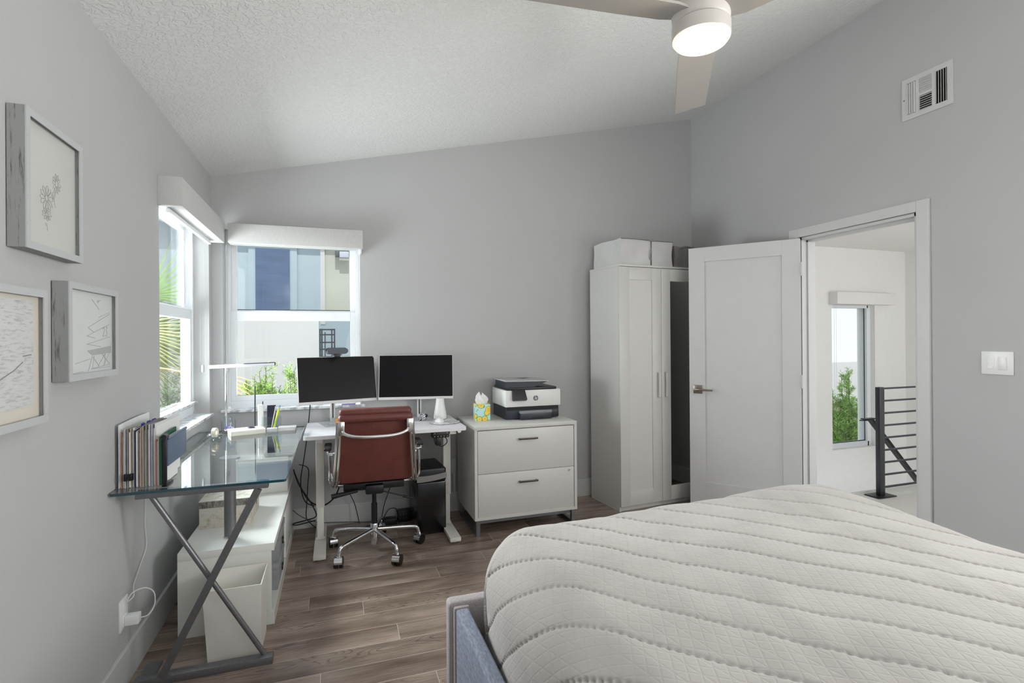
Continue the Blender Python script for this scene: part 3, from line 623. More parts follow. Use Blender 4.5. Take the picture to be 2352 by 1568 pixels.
d1 = part('door', shaker(0.002, 0.3935, hz_, wh-0.02, 0.088), CABW, t, world=False)
d2 = part('door', shaker(0.3965, ww-0.002, hz_, wh-0.02, 0.088, True), CABW, t, world=False)
part('mirror', MB().box(0.3965+0.089, ww-0.091, 0.0065, 0.0095, hz_+0.111, wh-0.118), mat('mirror_silver', (235, 238, 236), 0.01, 1.0), d2, world=False)
def bow(x):
    return MB().prism([(0.0, 0.858), (-0.022, 0.866), (-0.024, 0.96), (-0.022, 1.052), (0.0, 1.06), (-0.010, 1.05), (-0.014, 0.96), (-0.010, 0.868)], x-0.007, x+0.007, 'x')
part('handle', bow(0.360), CABW, d1, world=False); part('handle', bow(0.430), CABW, d2, world=False)

# soft storage bags on the wardrobe
def softbox(x0, x1, y0, y1, z0, z1, sag=0.012, seed=1, nx=14, ny=10, nz=6):
    rnd = random.Random(seed); mb = MB(); mb.box(x0, x1, y0, y1, z0, z1)
    bmesh.ops.subdivide_edges(mb.bm, edges=mb.bm.edges[:], cuts=7, use_grid_fill=True)
    ph = [rnd.uniform(0, 6) for _ in range(6)]
    for v in mb.bm.verts:
        u = (v.co.x-x0)/(x1-x0); q = (v.co.y-y0)/(y1-y0); h = (v.co.z-z0)/(z1-z0)
        if h > 0.01:
            v.co.z += -sag*math.sin(PI*u)*math.sin(PI*q)*1.2*h + 0.005*math.sin(5*u+ph[0])*h + 0.004*math.sin(7*q+ph[1])*h
            v.co.y += 0.006*math.sin(9*u+ph[2])*math.sin(PI*h)*(1 if q > .5 else -1)
            v.co.x += 0.006*math.sin(8*q+ph[3]+3*h)*math.sin(PI*h)
    return mb
BAGW = mat('white_nonwoven_fabric', (206, 205, 204), 0.85, noise=0.05, nscale=8, bump=0.5, bscale=90)
t = thing('storage_bag', 'white fabric storage bag with a zip on top of the wardrobe', 'storage bag', (2.86, -0.45, wh), wr)
part('bag', softbox(0.03, 0.535, 0.015, 0.40, 0, 0.205, seed=3), BAGW, t, world=False)
part('piping', MB().tube([(0.03, 0.013, 0.206), (0.2, 0.011, 0.208), (0.35, 0.011, 0.207), (0.535, 0.013, 0.206)], 0.003, 6), mat('grey_piping', (120, 118, 116), 0.7), t, world=False)
part('zip_seam', MB().box(0.312, 0.318, 0.004, 0.016, 0.01, 0.205), mat('grey_piping', (120, 118, 116)), t, world=False)
part('handle', MB().tube([(0.308, 0.004, 0.05), (0.295, -0.004, 0.08), (0.30, -0.006, 0.11), (0.312, 0.004, 0.14)], 0.005, 6), mat('grey_strap', (150, 148, 146), 0.8), t, world=False)
part('top_loop', MB().box(0.295, 0.335, 0.0, 0.012, 0.20, 0.217, 0.003), mat('grey_strap', (150, 148, 146)), t, world=False)
BAGG = mat('grey_mesh_fabric', (122, 120, 119), 0.9, noise=0.15, nscale=30, bump=0.5, bscale=300)
t = thing('storage_bag', 'grey soft storage bag half hidden behind the open door on the wardrobe', 'storage bag', (3.41, -0.42, wh), wr)
part('bag', softbox(0.0, 0.21, 0.03, 0.34, 0, 0.175, seed=9, sag=0.0), BAGG, t, world=False)
part('handle', MB().tube([(0.06, 0.028, 0.166), (0.10, 0.02, 0.178), (0.16, 0.02, 0.176), (0.2, 0.028, 0.166)], 0.006, 6), BAGG, t, world=False)

# ------------------------------------------------------------------ filing cabinet and what stands on it
cx0, cx1, cy0, cy1, cz0, cz1 = 1.668, 2.424, -0.592, -0.075, 0.108, 0.740
t = thing('filing_cabinet', 'white two drawer filing cabinet on a grey metal base', 'cabinet', ((cx0+cx1)/2, (cy0+cy1)/2, 0))
m = MB(); m.box(cx0, cx0+0.02, cy0, cy1, cz0, cz1-0.025); m.box(cx1-0.02, cx1, cy0, cy1, cz0, cz1-0.025); m.box(cx0+0.02, cx1-0.02, cy0, cy1, cz0, cz0+0.02); m.box(cx0+0.02, cx1-0.02, cy1-0.012, cy1, cz0+0.02, cz1-0.025)
part('body', m, CABW, t)
part('top_panel', MB().box(cx0-0.001, cx1+0.001, cy0-0.001, cy1, cz1-0.025, cz1, 0.0015), CABW, t)
m = MB().box(cx0+0.02, cx1-0.02, cy0+0.03, cy1-0.02, cz0+0.025, cz1-0.03)
part('interior', m, mat('dark_gap', (30, 30, 30), 0.9), t)
for z0, z1 in ((0.4195, cz1-0.030), (cz0+0.018, 0.4165)):
    d = part('drawer', MB().box(cx0+0.0235, cx1-0.0235, cy0+0.003, cy0+0.022, z0, z1, 0.001), CABW, t)
    zz = z1-0.068
    part('handle', MB().box(1.978, 2.118, cy0-0.024, cy0-0.014, zz-0.006, zz+0.006, 0.002).box(1.984, 1.992, cy0-0.016, cy0+0.004, zz-0.004, zz+0.004).box(2.104, 2.112, cy0-0.016, cy0+0.004, zz-0.004, zz+0.004), mat('dark_nickel', (92, 86, 80), 0.35, 0.9), d)
    if z1 < 0.5: part('lock', MB().cyl((2.362, cy0-0.002, z1-0.022), (2.362, cy0+0.004, z1-0.022), 0.008, n=20).box(2.361, 2.363, cy0-0.0035, cy0-0.0015, z1-0.027, z1-0.017), CHROME, d)
m = MB(); e = 0.026
for x in (cx0+0.012, cx1-0.012-e):
    m.box(x, x+e, cy0+0.012, cy0+0.012+e, 0, cz0); m.box(x, x+e, cy1-0.03-e, cy1-0.03, 0, cz0); m.box(x, x+e, cy0+0.012+e, cy1-0.03-e, 0.0, e)
m.box(cx0+0.038, cx1-0.038, cy0+0.03, cy0+0.05, cz0-0.03, cz0-0.002)
part('base_frame', m, STEEL, t)

# printer
px0, px1, py0, py1 = 1.955, 2.388, -0.395, -0.07; pz = cz1
DKB = mat('dark_slate_plastic', (38, 44, 54), 0.4)
PRW = mat('printer_white', (226, 226, 224), 0.4)
t = thing('printer', 'white and dark grey inkjet printer on the filing cabinet', 'printer', ((px0+px1)/2, (py0+py1)/2, pz))
part('base', MB().box(px0+0.004, px1-0.012, py0+0.01, py1, pz+0.004, pz+0.088, 0.006).box(px0+0.02, px1-0.03, py0+0.03, py1-0.03, pz, pz+0.006), DKB, t)
part('output_slot', MB().box(px0+0.012, px1-0.02, py0+0.002, py0+0.012, pz+0.068, pz+0.092), mat('slot_black', (8, 8, 9), 0.6), t)
part('body', MB().box(px0, px1, py0+0.004, py1+0.02, pz+0.092, pz+0.213, 0.004), PRW, t)
tr = part('paper_tray', MB().box(px0+0.10, px1-0.085, py0-0.035, py0+0.012, pz+0.004, pz+0.052, 0.005), DKB, t)
part('tray_lip', MB().box(px0+0.10, px1-0.085, py0-0.036, py0+0.012, pz+0.045, pz+0.066, 0.004), mat('smoked_grey', (128, 130, 134), 0.4), tr)
part('tray_grip', MB().box(px0+0.185, px0+0.275, py0-0.0365, py0-0.034, pz+0.006, pz+0.018), mat('slot_black', (8, 8, 9)), tr)
part('ink_door', MB().box(px1-0.07, px1-0.014, py0+0.005, py0+0.012, pz+0.012, pz+0.062, 0.003), BLACKP, t)
part('scanner_lid', MB().box(px0+0.012, px1-0.028, py0+0.012, py1, pz+0.213, pz+0.232, 0.004), BLACKP, t)
f_ = MB(); f_.prism([(px0+0.014, pz+0.232), (px0+0.235, pz+0.232), (px0+0.34, pz+0.272), (px0+0.014, pz+0.277)], py0+0.028, py1-0.03, 'y')
part('document_feeder', f_, DKB, t)
part('feeder_cover', MB().prism([(px0+0.006, pz+0.277), (px0+0.355, pz+0.272), (px0+0.355, pz+0.279), (px0+0.006, pz+0.287)], py0+0.018, py1-0.02, 'y'), mat('light_grey_plastic', (178, 178, 178), 0.4), t)
part('finger_notch', MB().prism([(px0+0.16, py1-0.06), (px0+0.28, py1-0.06), (px0+0.21, py1-0.13)], pz+0.2835, pz+0.2845, 'z'), DKB, t)
M = Matrix.Translation((px0+0.095, py0+0.0, pz+0.19)) @ Matrix.Rotation(math.radians(-12), 4, 'X')
part('control_screen', MB().prism([(-0.048, 0.028), (0.046, 0.028), (0.060, -0.045), (0.052, -0.054), (-0.040, -0.054), (-0.046, -0.046)], -0.022, 0.01, 'y', M), mat('screen_black', (8, 8, 9), 0.15), t)
# round maker's badge: ring with two slanted letters
bcx, bcz = 2.189, pz+0.152; by = py0+0.0035
g = MB()
g.cyl((bcx, by+0.002, bcz), (bcx, by-0.0008, bcz), 0.0192, n=40)
lt = MB()
def stroke(x0, z0, x1, z1, wd_=0.0036):
    lt.prism([(bcx+x0-wd_/2, bcz+z0), (bcx+x0+wd_/2, bcz+z0), (bcx+x1+wd_/2, bcz+z1), (bcx+x1-wd_/2, bcz+z1)], by-0.0016, by-0.0004, 'y')
stroke(-0.0095, -0.0085, -0.0010, 0.0190); stroke(-0.0030, -0.0085, 0.0006, 0.0035); stroke(-0.0000, -0.0190, 0.0080, 0.0070); stroke(0.0075, -0.0055, 0.0108, 0.0052)
def bar_(x0, x1, z0, z1, sl=0.0006): lt.prism([(bcx+x0, bcz+z0), (bcx+x1, bcz+z0), (bcx+x1+sl, bcz+z1), (bcx+x0+sl, bcz+z1)], by-0.0016, by-0.0004, 'y')
bar_(-0.0060, 0.0018, 0.0030, 0.0062); bar_(0.0075, 0.0122, 0.0046, 0.0072); bar_(0.0040, 0.0088, -0.0085, -0.0056)
bdg = part('badge', g, mat('badge_grey', (84, 86, 88), 0.4), t)
part('letters', lt, mat('badge_white', (214, 214, 212), 0.4), bdg)

# tissue box
t = thing('tissue_box', 'cube tissue box with a yellow lemon print on the filing cabinet', 'tissue box', (1.80, -0.30, cz1), math.radians(-8))
part('box', MB().box(-0.055, 0.055, -0.055, 0.055, 0, 0.118, 0.001), LEMON, t, world=False)
mb = MB(); rows = []
for i in range(10):
    h = i/9; row = []
    for k in range(25):
        a = 2*PI*k/24; r = (0.022+0.012*math.sin(PI*h*0.8))*(1-0.75*h**2)*(1+0.22*math.sin(5*a+4*h))
        row.append((r*math.cos(a)*1.5-0.008*h, r*math.sin(a)*0.7, 0.118+0.075*h+0.012*h*math.sin(2*a+1)))
    rows.append(row)
mb.sheet(rows); part('tissue', mb, PAPER, t, world=False)

# ------------------------------------------------------------------ sit-stand desk
dx0, dx1, dy0, dy1, dzt = 0.600, 1.612, -0.607, -0.035, 0.749
t = thing('standing_desk', 'white height adjustable desk under the two monitors', 'desk', ((dx0+dx1)/2, (dy0+dy1)/2, 0))
def roundrect(x0, x1, y0, y1, r, n=6):
    pts = []
    for cx, cy, a0 in ((x1-r, y1-r, 0), (x0+r, y1-r, 90), (x0+r, y0+r, 180), (x1-r, y0+r, 270)):
        for k in range(n+1):
            a = math.radians(a0+90*k/n); pts.append((cx+r*math.cos(a), cy+r*math.sin(a)))
    return pts
part('tabletop', MB().prism(roundrect(dx0, dx1, dy0, dy1, 0.025), dzt-0.022, dzt, 'z'), mat('desk_white', (232, 230, 234), 0.4), t)
for x in (0.690, 1.525):
    part('column', MB().box(x-0.026, x+0.026, -0.375, -0.29, 0.245, dzt-0.04, 0.004).box(x-0.021, x+0.021, -0.368, -0.297, 0.045, 0.245, 0.003), POWDER, t)
    part('foot', MB().prism([(x-0.036, -0.638), (x+0.036, -0.638), (x+0.034, -0.04), (x-0.034, -0.04)], 0.012, 0.034, 'z').box(x-0.033, x+0.033, -0.64, -0.635, 0.01, 0.036, 0.001).box(x-0.030, x+0.030, -0.36, -0.30, 0.034, 0.05, 0.003).cyl((x, -0.60, 0), (x, -0.60, 0.013), 0.018, n=14).cyl((x, -0.08, 0), (x, -0.08, 0.013), 0.018, n=14), POWDER, t)
    part('support_arm', MB().box(x-0.022, x+0.022, -0.58, -0.08, dzt-0.047, dzt-0.022, 0.002), POWDER, t)
part('crossbar', MB().box(0.71, 1.50, -0.35, -0.315, dzt-0.052, dzt-0.022), POWDER, t)
part('cable_clip', MB().cyl((1.562, -0.604, dzt-0.024), (1.562, -0.58, dzt-0.024), 0.013, n=16), POWDER, t)
t = thing('power_strip', 'black power strip mounted under the right end of the white desk', 'power strip', (1.445, -0.56, 0.66))
part('housing', MB().box(1.388, 1.500, -0.575, -0.51, 0.682, 0.724, 0.006), mat('brown_black_plastic', (34, 26, 25), 0.4), t)
mb = MB()
for k in range(5): mb.cyl((1.403+k*0.021, -0.5765, 0.692), (1.403+k*0.021, -0.5745, 0.692), 0.0028, n=10)
for k in (0, 4): mb.cyl((1.403+k*0.021, -0.5765, 0.712), (1.403+k*0.021, -0.5745, 0.712), 0.0028, n=10)
part('screw', mb, CHROME, t)
part('plug', MB().box(1.415, 1.447, -0.565, -0.53, 0.628, 0.684, 0.004), BLACKP, t)
part('cord', MB().tube([(1.43, -0.55, 0.632), (1.455, -0.552, 0.62), (1.485, -0.553, 0.64), (1.488, -0.55, 0.665), (1.470, -0.54, 0.684)], 0.003, 8), CABLE_B, t)
part('cord', MB().tube([(1.402, -0.55, 0.684), (1.408, -0.552, 0.65), (1.42, -0.552, 0.63)], 0.003, 8), CABLE_B, t)

# monitors
def monitor(loc, yaw, tilt, label, w_=0.54, h_=0.33):
    base_z = dzt
    t = thing('monitor', label, 'monitor', (loc[0], loc[1], base_z), math.radians(yaw))
    cz_ = loc[2]-base_z
    M = Matrix.Translation((0, 0, cz_)) @ Matrix.Rotation(math.radians(-tilt), 4, 'X')
    scr = part('bezel', MB().box(-w_/2, w_/2, 0.0, 0.012, -h_/2, h_/2, 0.002, M=M).box(-w_/2+0.1, w_/2-0.1, 0.012, 0.035, -h_/2+0.03, h_/2-0.1, 0.006, M=M), mat('silver_white_plastic', (214, 212, 210), 0.4), t, world=False)
    part('screen', MB().box(-w_/2+0.004, w_/2-0.004, -0.0012, 0.001, -h_/2+0.019, h_/2-0.004, M=M), DARKSCR, t, world=False)
    return t
mL = monitor((0.806, -0.090, 1.052), 13.5, 11.6, 'tilted silver monitor in front of the window with a webcam on it')
mR = monitor((1.353, -0.110, 1.055), -11.4, 11.2, 'black-screened white monitor nearer the filing cabinet')
for mo, dx, y in ((mL, -0.03, 0.03), (mR, 0.02, 0.02)):
    part('stand_neck', MB().box(dx-0.016, dx+0.016, y, y+0.016, 0.006, 0.28, 0.002), mat('silver_white_plastic', (214, 212, 210)), mo, world=False)
    part('cable_slot', MB().box(dx-0.004, dx+0.004, y-0.001, y+0.0005, 0.03, 0.26), BLACKP, mo, world=False)
    part('stand_base', MB().prism(roundrect(dx-0.10, dx+0.10, -0.17, 0.055, 0.012), 0, 0.006, 'z'), mat('silver_grey_base', (190, 190, 192), 0.35, 0.3), mo, world=False)
t = thing('webcam', 'black webcam clipped on top of the tilted monitor', 'webcam', (0.798, -0.125, 1.224), math.radians(13))
part('camera_body', MB().prism(roundrect(-0.072, 0.072, 0.012, 0.05, 0.019), -0.03, 0.0, 'y'), mat('webcam_grey', (52, 62, 74), 0.35), t, world=False)
part('camera_rim', MB().prism(roundrect(-0.075, 0.075, 0.009, 0.053, 0.021), -0.002, 0.012, 'y'), BLACKP, t, world=False)
part('clip', MB().box(-0.018, 0.018, -0.03, 0.012, -0.012, 0.012, 0.002).box(-0.03, 0.03, -0.02, 0.025, 0.0, 0.006, 0.001), BLACKP, t, world=False)

# things on the white desk
t = thing('diffuser', 'white bottle-shaped aroma diffuser behind the mouse', 'diffuser', (1.512, -0.20, dzt))
part('body', MB().lathe([(0, 0.003), (0.044, 0.003), (0.0475, 0.010), (0.046, 0.03), (0.030, 0.128), (0.0285, 0.145), (0.024, 0.152), (0, 0.153)], n=36), WHITEP, t, world=False)
part('base_ring', MB().lathe([(0, 0), (0.043, 0), (0.043, 0.004), (0, 0.004)], n=30), BLACKP, t, world=False)
mb = MB(); rim = []
for k in range(40):
    a = 2*PI*k/40; r = 1+0.06*math.cos(2*a+0.6)+0.05*math.cos(3*a); rim.append((1.505+0.098*r*math.cos(a), -0.385+0.095*r*math.sin(a)))
t = thing('mouse_pad', 'marble patterned mouse pad with a dark edge', 'mouse pad', (1.505, -0.385, dzt))
part('pad', MB().prism(rim, dzt+0.003, dzt+0.007, 'z'), MARBLE, t)
part('underside', MB().prism([(1.505+(x-1.505)*1.01, -0.385+(y+0.385)*1.01) for x, y in rim], dzt, dzt+0.003, 'z'), BLACKP, t)
mb = MB(); mb.sphere((1.475, -0.37, dzt+0.007), 0.032, (1.0, 1.5, 0.95), 24)
for v in mb.bm.verts: v.co.z = max(v.co.z, dzt+0.0072)
single('computer_mouse', mb, WHITEP, 'white computer mouse on the marble mouse pad', 'computer mouse')
t = thing('desk_ornament', 'small chrome and black tangle of clips by the right monitor stand', 'ornament', (1.375, -0.27, dzt))
mb = MB()
for k in range(6):
    a = k*1.1; mb.tube([(1.375+0.028*math.cos(a+q*0.9)*(1-0.1*q), -0.27+0.02*math.sin(a+q*0.9), dzt+0.010+0.012*q+0.006*math.sin(k*2+q)) for q in range(5)], 0.0035, 7)
part('loops', mb, CHROME, t)
part('knob', MB().sphere((1.398, -0.275, dzt+0.04), 0.012, n=12).sphere((1.355, -0.268, dzt+0.012), 0.012, n=12), BLACKP, t)
t = thing('glass_cup', 'small glass cup with an orange holder behind the chair', 'cup', (0.795, -0.245, dzt+0.0065))
part('cup', MB().lathe([(0.018, 0), (0.026, 0.0), (0.029, 0.05), (0.027, 0.05), (0.024, 0.004), (0.018, 0.004)], (-0.028, 0, 0), 24), CLEAR, t, world=False)
part('holder', MB().box(-0.01, 0.035, -0.02, 0.02, 0, 0.042, 0.003), mat('orange_plastic', (236, 160, 70), 0.4), t, world=False)
single('pen', MB().cyl((0.83, -0.022, WZ0+0.011), (0.925, -0.020, WZ0+0.011), 0.004, n=10), mat('purple_plastic', (132, 108, 190), 0.3), 'purple pen lying on the sill under the back window', 'pen')

# ------------------------------------------------------------------ office chair
ccx, ccy = 1.015, -0.575
t = thing('office_chair', 'oxblood leather office chair with a polished metal frame on castors', 'office chair', (ccx, ccy, 0), math.radians(-1))
def P(n_, mb_, m_, par=None, **k): return part(n_, mb_, m_, par or t, world=False, **k)
P('hub', MB().lathe([(0.0, 0.045), (0.022, 0.045), (0.024, 0.05), (0.025, 0.17), (0.022, 0.175), (0.0, 0.175)], n=24), CHROME)
P('gas_lift', MB().cyl((0, 0, 0.17), (0, 0, 0.30), 0.0185).cyl((0, 0, 0.30), (0, 0, 0.41), 0.0135), BLACKM)
for a in (222, 294, 6, 78, 150):
    ar = math.radians(a); c, s_ = math.cos(ar), math.sin(ar)
    lg = P('leg', MB().tube([(c*0.015, s_*0.015, 0.135), (c*0.12, s_*0.12, 0.127), (c*0.245, s_*0.245, 0.115), (c*0.275, s_*0.275, 0.100), (c*0.285, s_*0.285, 0.068)], 0.012, 12, rads=(0.0145, 0.0105)), CHROME)
    ca = ar+random.choice((-0.9, 0.7, 0.5)); px, py_ = -math.sin(ca), math.cos(ca); ex, ey = c*0.287, s_*0.287
    mb = MB().cyl((ex-px*0.025, ey-py_*0.025, 0.032), (ex-px*0.006, ey-py_*0.006, 0.032), 0.032, n=24).cyl((ex+px*0.006, ey+py_*0.006, 0.032), (ex+px*0.025, ey+py_*0.025, 0.032), 0.032, n=24)
    cs = P('castor', mb, BLACKP)
    hood = MB().cyl((ex-px*0.023, ey-py_*0.023, 0.034), (ex+px*0.023, ey+py_*0.023, 0.034), 0.0335, n=24).cyl((ex, ey, 0.055), (ex, ey, 0.074), 0.010, n=14)
    for v in list(hood.bm.verts):
        if v.co.z < 0.03: v.co.z = 0.03
    P('castor_hood', hood, CHROME, cs)
P('mechanism', MB().box(-0.185, 0.185, -0.035, 0.035, 0.395, 0.440, 0.006).box(-0.055, 0.055, -0.075, 0.11, 0.375, 0.432, 0.01), BLACKP)
P('tilt_knob', MB().cyl((-0.10, -0.05, 0.400), (-0.255, -0.06, 0.380), 0.009, 0.016, n=14), BLACKP)
P('height_lever', MB().tube([(0.04, -0.04, 0.385), (0.12, -0.05, 0.36), (0.20, -0.06, 0.335)], 0.0045, 8).cyl((0.17, -0.056, 0.345), (0.235, -0.066, 0.325), 0.008, n=12), BLACKP)
# seat with soft pads
seat_rows = []
mb = MB()
for k in range(5): mb.box(-0.215, 0.215, -0.145+k*0.085, -0.145+k*0.085+0.081, 0.484, 0.520, 0.018, 3)
P('seat', mb, LEATHER)
mb = MB()
for k, (z, zh) in enumerate(((0.80, 0.095), (0.70, 0.09), (0.61, 0.09), (0.52, 0.09))):
    y = -0.175 - 0.075*(z-0.5)/0.42
    M = Matrix.Translation((0, y+0.028, z)) @ Matrix.Rotation(math.radians(10), 4, 'X')
    mb.box(-0.205, 0.205, -0.012, 0.014, -zh/2, zh/2, 0.012, 3, M=M)
P('back_pads', mb, LEATHER)
# sling seen from behind
rows = []
for i in range(17):
    h = i/16; z = 0.500+0.375*h; row = []
    for j in range(13):
        u = j/12*2-1; hw = 0.222-0.020*h
        y = -0.166-0.085*h + 0.012*(u*u) - 0.012*math.sin(PI*h)*(1-u*u)
        row.append((u*hw, y, z))
    rows.append(row)
P('backrest_sling', MB().sheet(rows, 0.006), LEATHER)
P('headroll', MB().box(-0.212, 0.212, -0.282, -0.222, 0.852, 0.902, 0.022, 4).box(-0.206, 0.206, -0.268, -0.205, 0.888, 0.932, 0.018, 4), LEATHER)
for sgn in (-1, 1):
    rail = []
    for (x, y, z) in ((0.205, -0.262, 0.862), (0.209, -0.245, 0.78), (0.216, -0.222, 0.66), (0.226, -0.198, 0.54), (0.232, -0.165, 0.478), (0.232, -0.10, 0.455), (0.228, 0.06, 0.452), (0.224, 0.20, 0.462)):
        rail.append((sgn*x, y, z))
    fr_ = MB(); 
    for off in (-0.009, 0.009): fr_.tube([(x+off, y-0.006, z) for x, y, z in rail], 0.0078, 8)
    for i in range(len(rail)-1):
        pass
    P('side_rail', fr_, ALU)
    P('rail_cap', MB().box(sgn*0.190-0.016 if sgn > 0 else sgn*0.190-0.024, sgn*0.190+0.024 if sgn > 0 else sgn*0.190+0.016, -0.290, -0.262, 0.785, 0.868, 0.006, 2), ALU)
    ar_ = P('armrest', MB().tube([(sgn*0.228, -0.215, 0.672), (sgn*0.255, -0.20, 0.668), (sgn*0.272, -0.165, 0.674), (sgn*0.274, 0.02, 0.672), (sgn*0.272, 0.06, 0.655), (sgn*0.268, 0.062, 0.60), (sgn*0.262, 0.03, 0.52), (sgn*0.250, 0.0, 0.47), (sgn*0.232, -0.01, 0.456)], 0.0085, 10), CHROME)
    P('arm_pad', MB().box(sgn*0.272-0.021, sgn*0.272+0.021, -0.15, 0.03, 0.676, 0.694, 0.008, 3), BLACKP, ar_)
    P('arm_strut', MB().tube([(sgn*0.262, -0.165, 0.665), (sgn*0.262, -0.17, 0.58), (sgn*0.258, -0.165, 0.50), (sgn*0.236, -0.15, 0.468)], 0.007, 10), CHROME, ar_)
P('spreader_bar', MB().tube([(-0.186, -0.275, 0.818), (-0.172, -0.292, 0.796), (-0.11, -0.308, 0.779), (0.0, -0.314, 0.775), (0.11, -0.308, 0.779), (0.172, -0.292, 0.796), (0.186, -0.275, 0.818)], 0.0105, 12), CHROME)
P('seat_bar', MB().tube([(-0.232, 0.0, 0.452), (-0.20, 0.0, 0.428), (0.20, 0.0, 0.428), (0.232, 0.0, 0.452)], 0.011, 10), ALU)

# paper shredder (black bin with a silver band)
t = thing('paper_shredder', 'tall black shredder with a curved silver band under the white desk', 'shredder', (1.395, -0.30, 0), math.radians(3))
part('bin', MB().box(-0.095, 0.105, -0.13, 0.17, 0.012, 0.355, 0.008).box(-0.085, 0.09, -0.12, 0.16, 0.0, 0.014), mat('gloss_black', (9, 9, 10), 0.25), t, world=False)
part('head', MB().box(-0.097, 0.107, -0.135, 0.172, 0.355, 0.452, 0.016, 3), mat('satin_black', (24, 24, 26), 0.4), t, world=False)
mb = MB(); rows = []
for j in range(13):
    u = j/12; x = -0.098+0.206*u; y = -0.1375-0.006*math.sin(PI*u); lo = 0.362+0.018*u*u
    rows.append([(x, y, lo), (x, y, lo+0.042-0.004*u)])
part('silver_band', mb.sheet(rows, 0.002), mat('silver_band', (150, 150, 148), 0.35, 0.6), t, world=False)
part('side_grip', MB().box(-0.0965, -0.094, -0.06, 0.05, 0.25, 0.31, 0.001), mat('slot_black', (8, 8, 9)), t, world=False)

# power adapters on the floor and a wall conduit
t = thing('power_adapter', 'black power adapter block lying by the back wall left of the shredder', 'power adapter', (1.16, -0.12, 0))
part('block', MB().box(1.105, 1.20, -0.16, -0.09, 0, 0.045, 0.006), BLACKP, t)
part('cord', MB().tube([(1.105, -0.13, 0.02), (1.06, -0.15, 0.006), (1.0, -0.13, 0.006), (0.96, -0.16, 0.006)], 0.004, 8), CABLE_B, t)
t = thing('surge_protector', 'black surge protector standing by the baseboard beside the shredder', 'surge protector', (1.25, -0.08, 0))
part('body', MB().box(1.215, 1.315, -0.115, -0.055, 0, 0.082, 0.004), BLACKP, t)
mb = MB()
for a in range(4):
    for b in range(2): mb.box(1.226+a*0.022, 1.236+a*0.022, -0.117, -0.114, 0.022+b*0.028, 0.032+b*0.028)
part('sockets', mb, mat('socket_grey', (70, 70, 72), 0.5), t)
t = thing('wall_conduit', 'white outlet cover with a cable duct low on the back wall', 'outlet', (1.645, -0.006, 0.3))
part('cover', MB().box(1.60, 1.67, -0.012, 0.0, 0.29, 0.40, 0.002), TRIM, t)
part('duct', MB().box(1.645, 1.66, -0.026, -0.014, 0.02, 0.30, 0.002), TRIM, t)

# loose black cables
def cable(pts, r, label, m_=CABLE_B, group='black cables hanging between the two desks'):
    return single('cable', MB().tube(pts, r, 8), m_, label, 'cable', group=group)
cable([(0.622, -0.055, 0.92), (0.612, -0.045, 0.80), (0.594, -0.02, 0.64), (0.576, -0.05, 0.50), (0.556, -0.10, 0.35), (0.583, -0.12, 0.225), (0.645, -0.14, 0.19)], 0.0035, 'black cable dropping from the tilted monitor past the desk gap')
cable([(0.515, -0.15, 0.455), (0.544, -0.15, 0.357), (0.598, -0.15, 0.262), (0.640, -0.17, 0.19), (0.655, -0.15, 0.12), (0.584, -0.15, 0.10), (0.510, -0.13, 0.080), (0.530, -0.12, 0.066), (0.60, -0.15, 0.085), (0.655, -0.2, 0.11)], 0.004, 'black cable looping out in a flat bight above the floor')
cable([(0.520, -0.17, 0.44), (0.560, -0.17, 0.335), (0.620, -0.18, 0.235), (0.70, -0.2, 0.205), (0.775, -0.23, 0.26), (0.815, -0.25, 0.36), (0.82, -0.27, 0.45)], 0.005, 'thick black cable curving behind the white desk leg up to the chair')
cable([(0.545, -0.10, 0.475), (0.605, -0.10, 0.44), (0.602, -0.11, 0.32), (0.595, -0.10, 0.20), (0.590, -0.08, 0.10), (0.62, -0.05, 0.04), (0.66, -0.06, 0.006)], 0.003, 'thin black cable falling straight down to the baseboard')
cable([(0.507, -0.12, 0.17), (0.56, -0.09, 0.11), (0.66, -0.06, 0.05), (0.80, -0.05, 0.03), (0.95, -0.05, 0.014), (1.06, -0.08, 0.006)], 0.003, 'grey cable running along the bottom of the back wall', mat('grey_cable', (90, 92, 95), 0.5))
cable([(0.84, -0.06, 0.70), (0.845, -0.05, 0.42), (0.86, -0.05, 0.28), (0.914, -0.06, 0.15), (0.945, -0.08, 0.012)], 0.003, 'thin black cable hanging behind the chair left of its stem')
cable([(1.20, -0.07, 0.62), (1.185, -0.06, 0.34), (1.165, -0.06, 0.25), (1.12, -0.08, 0.13), (1.095, -0.10, 0.02)], 0.003, 'thin black cable hanging behind the chair right of its stem')
cable([(1.11, -0.075, 0.02), (1.15, -0.07, 0.085), (1.20, -0.07, 0.09), (1.215, -0.07, 0.05), (1.212, -0.085, 0.005)], 0.003, 'short black cable arching over the power adapter')

# ------------------------------------------------------------------ glass desk
gz = 0.782; gx0, gx1, gy0, gy1 = 0.006, 0.597, -1.725, -0.385
t = thing('glass_desk', 'clear glass desk with crossed grey steel legs along the left wall', 'desk', (0.3, -1.05, 0))
pl = roundrect(gx0, gx1, gy0, gy1, 0.012, 4); gb = MB(); gb.prism(pl, gz-0.010, gz, 'z')
top = part('glass_top', gb, DESKGLASS, t, smooth=False)
top.data.materials.append(GLASSEDGE)
for p_ in top.data.polygons:
    if abs(p_.normal.z) < 0.5: p_.material_index = 1
yb = -1.665; yf = -1.60
part('top_bar', MB().box(0.072, 0.527, yb-0.016, yb+0.016, gz-0.040, gz-0.0115, 0.002), STEEL, t)
part('foot_bar', MB().box(0.045, 0.532, yf-0.022, yf+0.022, 0.0, 0.030, 0.002).prism([(0.045, yf-0.022), (0.10, yf-0.022), (0.10, yf+0.14), (0.045, yf+0.14)], 0, 0.012, 'z'), STEEL, t)
